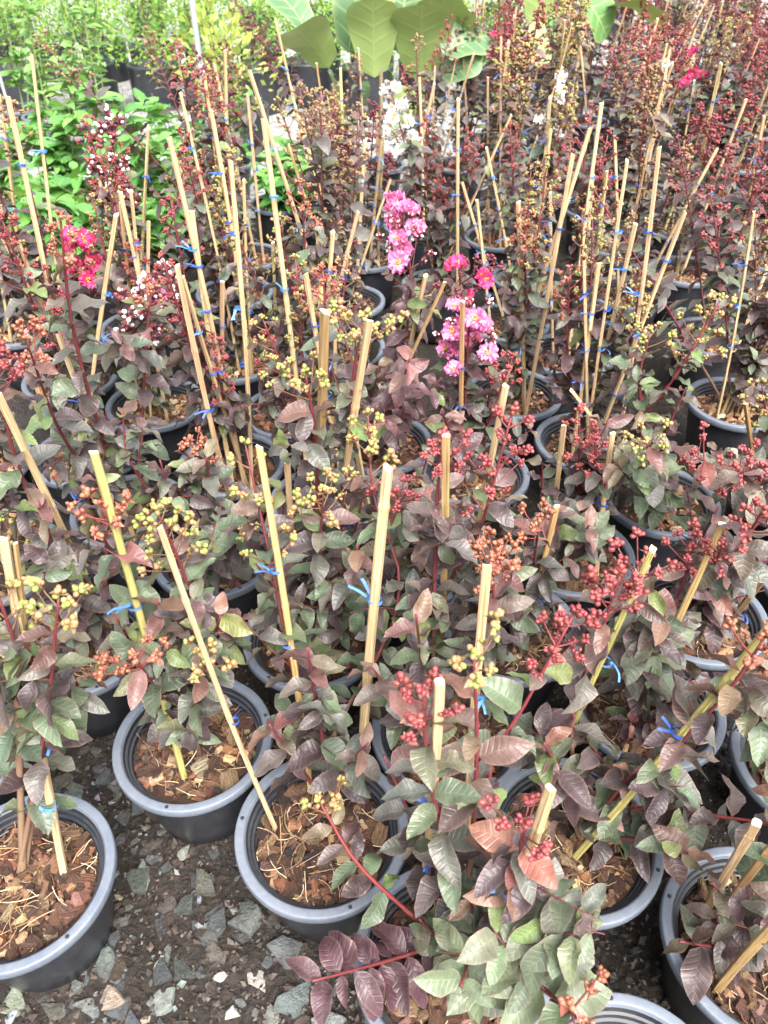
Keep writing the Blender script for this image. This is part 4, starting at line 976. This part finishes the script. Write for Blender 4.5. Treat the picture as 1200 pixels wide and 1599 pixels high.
# ---------------------------------------------------------------- stones and grit on the bare ground
STONEC = [(0.085, 0.095, 0.1), (0.12, 0.135, 0.137), (0.06, 0.067, 0.07), (0.15, 0.16, 0.15), (0.095, 0.088, 0.074), (0.13, 0.13, 0.12), (0.07, 0.077, 0.07), (0.08, 0.088, 0.095)]
sr = random.Random(21)
def stone(px, py, wpx, c=None, asp=None):
    p = at_z(px, py, 0.0); dep = (p - Vector((0, 0, H))).dot(Vector((0, CP, -SP))); s = wpx / 2 * dep / FPX
    hgt = ground_h(p.x, p.y)
    Mx = Matrix.Translation((p.x, p.y, hgt - s * 0.02)) @ Matrix.Rotation(sr.uniform(0, 6.28), 4, 'Z') @ Matrix.Rotation(sr.gauss(0, 0.13), 4, 'X') @ Matrix.Rotation(sr.gauss(0, 0.13), 4, 'Y') @ Matrix.Diagonal((s, s * (asp or sr.uniform(0.8, 1.2)), s, 1))
    put('stone', sr.choice(STONE), ground, Mx, jit(c or sr.choice(STONEC), 0.15, sr))
WHT = (0.5, 0.49, 0.46)
for a in [(248, 1500, 46, WHT), (388, 1432, 84, (0.15, 0.17, 0.165)), (342, 1442, 68), (240, 1340, 34), (288, 1330, 40, (0.3, 0.31, 0.28)), (332, 1330, 36), (175, 1562, 88, (0.25, 0.21, 0.165)), (250, 1558, 74, (0.18, 0.2, 0.19)), (22, 1556, 86, (0.17, 0.19, 0.145)),
          (450, 1562, 104, (0.14, 0.155, 0.15)), (512, 1590, 86, (0.17, 0.185, 0.18)), (402, 1532, 54, (0.36, 0.34, 0.29)), (365, 1582, 40, WHT), (311, 1514, 36), (157, 1192, 44), (180, 1243, 46), (428, 1440, 36), (930, 1540, 78, (0.2, 0.21, 0.2)), (345, 1525, 34, (0.4, 0.39, 0.35)),
          (560, 1470, 86, (0.21, 0.2, 0.155)), (445, 1485, 80, (0.11, 0.12, 0.12)), (262, 1405, 56, (0.09, 0.075, 0.065)), (303, 1392, 24, (0.33, 0.34, 0.32)), (180, 1395, 34, (0.3, 0.27, 0.2)), (120, 1545, 40), (213, 1260, 40), (250, 1300, 44, (0.2, 0.22, 0.23)), (305, 1440, 30), (420, 1500, 40), (15, 1590, 40, (0.3, 0.33, 0.36)), (225, 1590, 44, (0.4, 0.32, 0.26)), (130, 1170, 30), (150, 1120, 34), (470, 1500, 30), (480, 1540, 34), (525, 1540, 44)]:
    stone(*a)
for i in range(300):
    px, py = sr.uniform(60, 580), sr.uniform(1130, 1610)
    stone(px, py, sr.uniform(12, 34) if sr.random() < 0.6 else sr.uniform(34, 72), (0.06, 0.046, 0.036) if sr.random() < 0.25 else None)
for i in range(34): stone(sr.uniform(860, 1110), sr.uniform(1380, 1620), sr.uniform(10, 30), mixc((0.06, 0.06, 0.06), (0.15, 0.15, 0.15), sr.random()))
for i in range(16): stone(sr.uniform(1100, 1200), sr.uniform(1140, 1290), sr.uniform(12, 36), (0.1, 0.1, 0.1))
mb = MB()
for i in range(11000):
    x, y = sr.uniform(-0.75, 0.75), sr.uniform(0.25, 1.15); s = sr.uniform(0.0015, 0.006) if sr.random() < 0.85 else sr.uniform(0.006, 0.011)
    Mx = Matrix.Translation((x, y, ground_h(x, y) + s * 0.3)) @ Matrix.Rotation(sr.uniform(0, 6.28), 4, rv(sr)) @ Matrix.Diagonal((s, s * sr.uniform(0.5, 1), s * 0.6, 1))
    c = sr.choice([(0.045, 0.033, 0.025), (0.07, 0.052, 0.04), (0.1, 0.08, 0.064), (0.13, 0.138, 0.138), (0.03, 0.023, 0.018), (0.06, 0.046, 0.036), (0.04, 0.03, 0.024)])
    v = [(1, 0, 0), (0.2, 0.9, 0.1), (-0.9, 0.2, 0), (-0.3, -1, -0.1), (0.1, 0, 0.9), (0, 0.1, -0.9)]
    mb.add([Mx @ Vector(tuple(q * sr.uniform(0.75, 1.2) for q in p)) for p in v], [(0, 1, 4), (1, 2, 4), (2, 3, 4), (3, 0, 4), (1, 0, 5), (2, 1, 5), (3, 2, 5), (0, 3, 5)], jit(c, 0.25, sr))
grit = put('gravel', mb.mesh('gravel', [M['gravel']], False)); tag(grit, 'fine dark grit and small stone fragments scattered over the mud', 'gravel', kind='stuff')

# ---------------------------------------------------------------- green plants beyond the block
gr = random.Random(33)
granked = []
def green_bush(x, y, hgt, wid, nleaf, L, cc, label, name='potted_green_shrub', group='green shrubs beyond the crape myrtles'):
    root = empty(name, (x, y, 0)); build_pot(root, 0, gr, 0.163)
    for s in range(9):
        th = gr.uniform(0, 6.28); q = wid * math.sqrt(gr.random()); tip = Vector((q * math.cos(th), q * math.sin(th), hgt * gr.uniform(0.55, 1.0)))
        b0 = Vector((0, 0, 0.15)); pts = catmull([b0, b0.lerp(tip, 0.5) + Vector((0, 0, 0.04)), tip], 8); m2 = MB()
        m2.tube(pts, [0.004 - 0.0003 * i for i in range(9)], (0.12, 0.13, 0.05), 4, False)
        st = put('stem', m2.mesh('stem', [M['stem']]), root)
        for k in range(nleaf // 9):
            f = gr.uniform(0.3, 1.0); p = pts[int(f * 8)]; a = gr.uniform(0, 6.28)
            d = Vector((math.cos(a), math.sin(a), gr.uniform(-0.1, 0.7))); c = mixc(cc[0], cc[1], gr.random() * (0.3 + 0.7 * f))
            put('leaf', gr.choice(GREEN), st, leaf_matrix(p, d, Vector((0, 0, 1)) + rv(gr, 0.35), L * gr.uniform(0.65, 1.15), gr), jit(c, 0.12, gr))
    tag(root, label, 'potted plant', group); granked.append((root, label, Vector((x, y))))
GC = ((0.06, 0.2, 0.045), (0.19, 0.44, 0.09))
for i, (px, Yw, hgt) in enumerate([(0, 2.95, 0.5), (110, 2.95, 0.5), (200, 3.05, 0.48), (40, 3.4, 0.55), (140, 3.45, 0.6), (235, 3.5, 0.66), (-10, 3.9, 0.55), (90, 3.95, 0.6), (190, 4.0, 0.66), (280, 4.1, 0.6), (500, 3.7, 0.42), (470, 4.0, 0.4), (430, 3.75, 0.4), (350, 4.4, 0.6), (300, 3.6, 0.45)]):
    x = (px - 600) / FPX * Yw * 0.93
    green_bush(x, Yw, hgt, 0.2, 150, 0.11, GC, 'bright green broad-leaved shrub')
def herb(x, y, hgt):
    root = empty('leafy_herb', (x, y, 0)); build_pot(root, 0, gr, 0.163)
    for s in range(3):
        b0 = Vector((gr.uniform(-0.05, 0.05), gr.uniform(-0.05, 0.05), 0.15)); tip = b0 + Vector((gr.uniform(-0.12, 0.12), gr.uniform(-0.1, 0.1), hgt * gr.uniform(0.7, 1))); m2 = MB(); pts = catmull([b0, tip], 10)
        m2.tube(pts, [0.005 - 0.0003 * i for i in range(11)], (0.25, 0.32, 0.12), 4, False); st = put('stem', m2.mesh('stem', [M['stem']]), root)
        for k in range(26):
            f = gr.uniform(0.25, 1.0); p = b0.lerp(tip, f); a = gr.uniform(0, 6.28)
            put('leaf', gr.choice(GREEN), st, leaf_matrix(p, Vector((math.cos(a), math.sin(a), 0.3)), Vector((0, 0, 1)) + rv(gr, 0.2), 0.12 * gr.uniform(0.6, 1.1) * (1.15 - 0.5 * f), gr), jit(mixc((0.1, 0.24, 0.06), (0.24, 0.42, 0.12), gr.random()), 0.1, gr))
    tag(root, 'tall', 'potted plant', 'leafy herbs before the lime hedge'); granked.append((root, 'tall pale green herb with pointed leaves', Vector((x, y))))
for px, Yw, hgt in [(75, 5.4, 0.75), (165, 5.5, 0.8), (110, 5.0, 0.6), (40, 5.6, 0.7)]: herb((px - 600) / FPX * Yw * 0.92, Yw, hgt)
def fine_bush(seed, hgt, wid, cc, n=900, L=0.035):
    r = random.Random(seed); mb = MB()
    for i in range(n):
        u = rv(r); q = r.random() ** 0.35; p = Vector((u.x * wid * q, u.y * wid * q, 0.22 + (hgt - 0.22) * (0.5 + 0.5 * u.z * q)))
        p += Vector((noise.noise(p * 7), noise.noise(p * 7 + Vector((3, 1, 2))), noise.noise(p * 7 + Vector((9, 4, 1))))) * 0.09
        d = (u + rv(r, 0.7) + Vector((0, 0, 0.4))).normalized(); s_ = d.cross(rv(r)).normalized(); l = L * r.uniform(0.6, 1.3)
        mb.add([p, p + d * l * 0.5 + s_ * l * 0.25, p + d * l, p + d * l * 0.5 - s_ * l * 0.25], [(0, 1, 2, 3)], jit(mixc(cc[0], cc[1], r.random()), 0.2, r))
    for i in range(6):
        mb.tube([Vector((0, 0, 0.16)), Vector((r.uniform(-1, 1) * wid * 0.6, r.uniform(-1, 1) * wid * 0.6, hgt * 0.8))], [0.006, 0.002], (0.15, 0.12, 0.06), 4, False)
    return mb.mesh('foliage', [M['lime']], False)
LIME = [fine_bush(i, 0.85, 0.36, ((0.075, 0.21, 0.04), (0.2, 0.38, 0.07))) for i in range(3)]
DKGR = [fine_bush(10 + i, 0.8, 0.32, ((0.07, 0.2, 0.06), (0.18, 0.37, 0.13))) for i in range(2)]
YELB = [fine_bush(20 + i, 0.78, 0.22, ((0.22, 0.36, 0.08), (0.6, 0.55, 0.16)), 200, 0.06) for i in range(2)]
# grow bag: a straight-sided black bag with a rolled lip
bagprof = [(0.0, 0.0), (0.17, 0.0), (0.185, 0.02), (0.19, 0.15), (0.192, 0.27), (0.198, 0.285), (0.196, 0.3), (0.182, 0.3), (0.178, 0.26), (0.0, 0.255)]
BAG = lathe([bagprof], 24, 'grow_bag', [M['pot']])
def bag_plant(x, y, meshes, label, group, name, k=1.0):
    root = empty(name, (x, y, 0)); put('grow_bag', BAG, root)
    tag(put('foliage', gr.choice(meshes), root, Matrix.Rotation(gr.uniform(0, 6.28), 4, 'Z') @ Matrix.Scale(k * gr.uniform(0.9, 1.1), 4)), kind='stuff')
    tag(root, label, 'potted plant', group); granked.append((root, label, Vector((x, y))))
for i in range(13): bag_plant(-4.3 + i * 0.42 + gr.uniform(-0.08, 0.08), 6.5 + gr.uniform(-0.15, 0.15), LIME, 'lime green fine-leaved bush in a black grow bag', 'lime bushes in the back row', 'lime_bush')
for i in range(14): bag_plant(-4.6 + i * 0.45, 7.4 + gr.uniform(-0.15, 0.15), DKGR if i % 3 else LIME, 'mid green bush in the row behind the lime bushes', 'green bushes in the back row', 'green_bush', 1.1)
for i in range(20): bag_plant(-5 + i * 0.62, 9.4 + gr.uniform(-0.3, 0.3), DKGR + LIME, 'far green bush at the back', 'far green bushes', 'green_bush', 1.5)
for px, Yw in [(375, 5.2), (345, 5.6)]: bag_plant((px - 600) / FPX * Yw * 0.92, Yw, YELB, 'yellow-leaved bush', 'yellow bushes', 'yellow_bush')

rank_labels(granked, [('the thin metal post', Vector((-0.99, 4.75)))])
# large-leaved fig, backs of its leaves turned to the viewer
FY = 4.35
def fx(px): return (px - 600) / FPX * FY * 0.925
root = empty('fiddle_leaf_fig', (fx(590), FY, 0)); build_pot(root, 1, gr, 0.163)
mb = MB(); mb.tube(catmull([Vector((0, 0, 0.15)), Vector((0.02, 0, 0.5)), Vector((0.0, 0.02, 1.15))], 10), [0.014 - 0.0006 * i for i in range(11)], (0.2, 0.16, 0.1), 7)
tr = put('trunk', mb.mesh('trunk', [M['stem']]), root)
for (bx, by, tx, ty, L, face) in [(514, 84, 455, -10, 0.4, 1), (585, 99, 583, 5, 0.37, 1), (657, 106, 660, 0, 0.4, 1), (545, 60, 556, -60, 0.36, -1), (512, 90, 556, 160, 0.3, -1), (566, 105, 580, 200, 0.26, -1), (690, 62, 760, 15, 0.28, -1), (690, 100, 745, 62, 0.22, -1), (625, 112, 640, 165, 0.24, 1), (735, 30, 660, -60, 0.32, 1), (610, -5, 560, -90, 0.34, 1), (625, 60, 632, -40, 0.34, -1), (480, 30, 440, -60, 0.3, -1)]:
    b = at_y(bx, by + 22, FY + gr.uniform(-0.08, 0.1)); e = at_y(tx, ty + 22, FY + gr.uniform(-0.1, 0.15)); d = e - b; loc = b - root.location
    n = Vector((gr.uniform(-0.3, 0.3), 1.0 * face, 0.25)) if face > 0 else Vector((gr.uniform(-0.3, 0.3), -0.6, 1))
    put('leaf', gr.choice(FIG), tr, leaf_matrix(loc, d, n, L, gr), jit((0.075, 0.15, 0.065) if face < 0 else (0.1, 0.18, 0.06), 0.12, gr))
tag(root, 'potted fig with huge pale green violin-shaped leaves', 'potted plant')
root = empty('fiddle_leaf_fig', (fx(880), 4.6, 0)); build_pot(root, 0, gr, 0.163)
mb = MB(); mb.tube([Vector((0, 0, 0.15)), Vector((0, 0, 1.1))], 0.011, (0.2, 0.16, 0.1), 6); tr = put('trunk', mb.mesh('trunk', [M['stem']]), root)
for (bx, by, tx, ty, L, face) in [(840, 40, 850, -60, 0.32, 1), (860, 20, 900, 80, 0.28, -1), (950, 10, 1060, 0, 0.34, -1), (840, 30, 840, 90, 0.22, 1), (900, -20, 960, 40, 0.3, -1)]:
    b = at_y(bx, by, 4.6 + gr.uniform(-0.08, 0.1)); e = at_y(tx, ty, 4.6 + gr.uniform(-0.1, 0.15)); n = Vector((gr.uniform(-0.3, 0.3), face, 0.4)) if face > 0 else Vector((0, -0.6, 1))
    put('leaf', gr.choice(FIG), tr, leaf_matrix(b - root.location, e - b, n, L, gr), jit((0.09, 0.2, 0.06), 0.12, gr))
tag(root, 'potted fig half hidden behind the far crape myrtles', 'potted plant')

# posts of the shade structure
def post(px, Yw, rad, name, label):
    x = (px - 600) / FPX * Yw * 0.92; mb = MB()
    mb.tube([Vector((0, 0, 0)), Vector((0, 0, 0.9)), Vector((0, 0, 2.6))], rad, (0.4, 0.4, 0.4), 12)
    mb.tube([Vector((0, 0, 0)), Vector((0, 0, 0.02))], rad * 2.6, (0.4, 0.4, 0.4), 12)
    for z in (0.55, 0.58): mb.tube([Vector((0, 0, z)), Vector((0, 0, z + 0.02))], rad * 1.35, (0.4, 0.4, 0.4), 12)
    o = put(name, mb.mesh(name, [M['metal']]), None, Matrix.Translation((x, Yw, 0.0))); tag(o, label, 'post')
post(326, 4.75, 0.016, 'metal_post', 'thin galvanised metal post standing among the yellow bushes')
post(22, 5.2, 0.009, 'water_pipe', 'slim pale riser pipe standing among the green herbs')
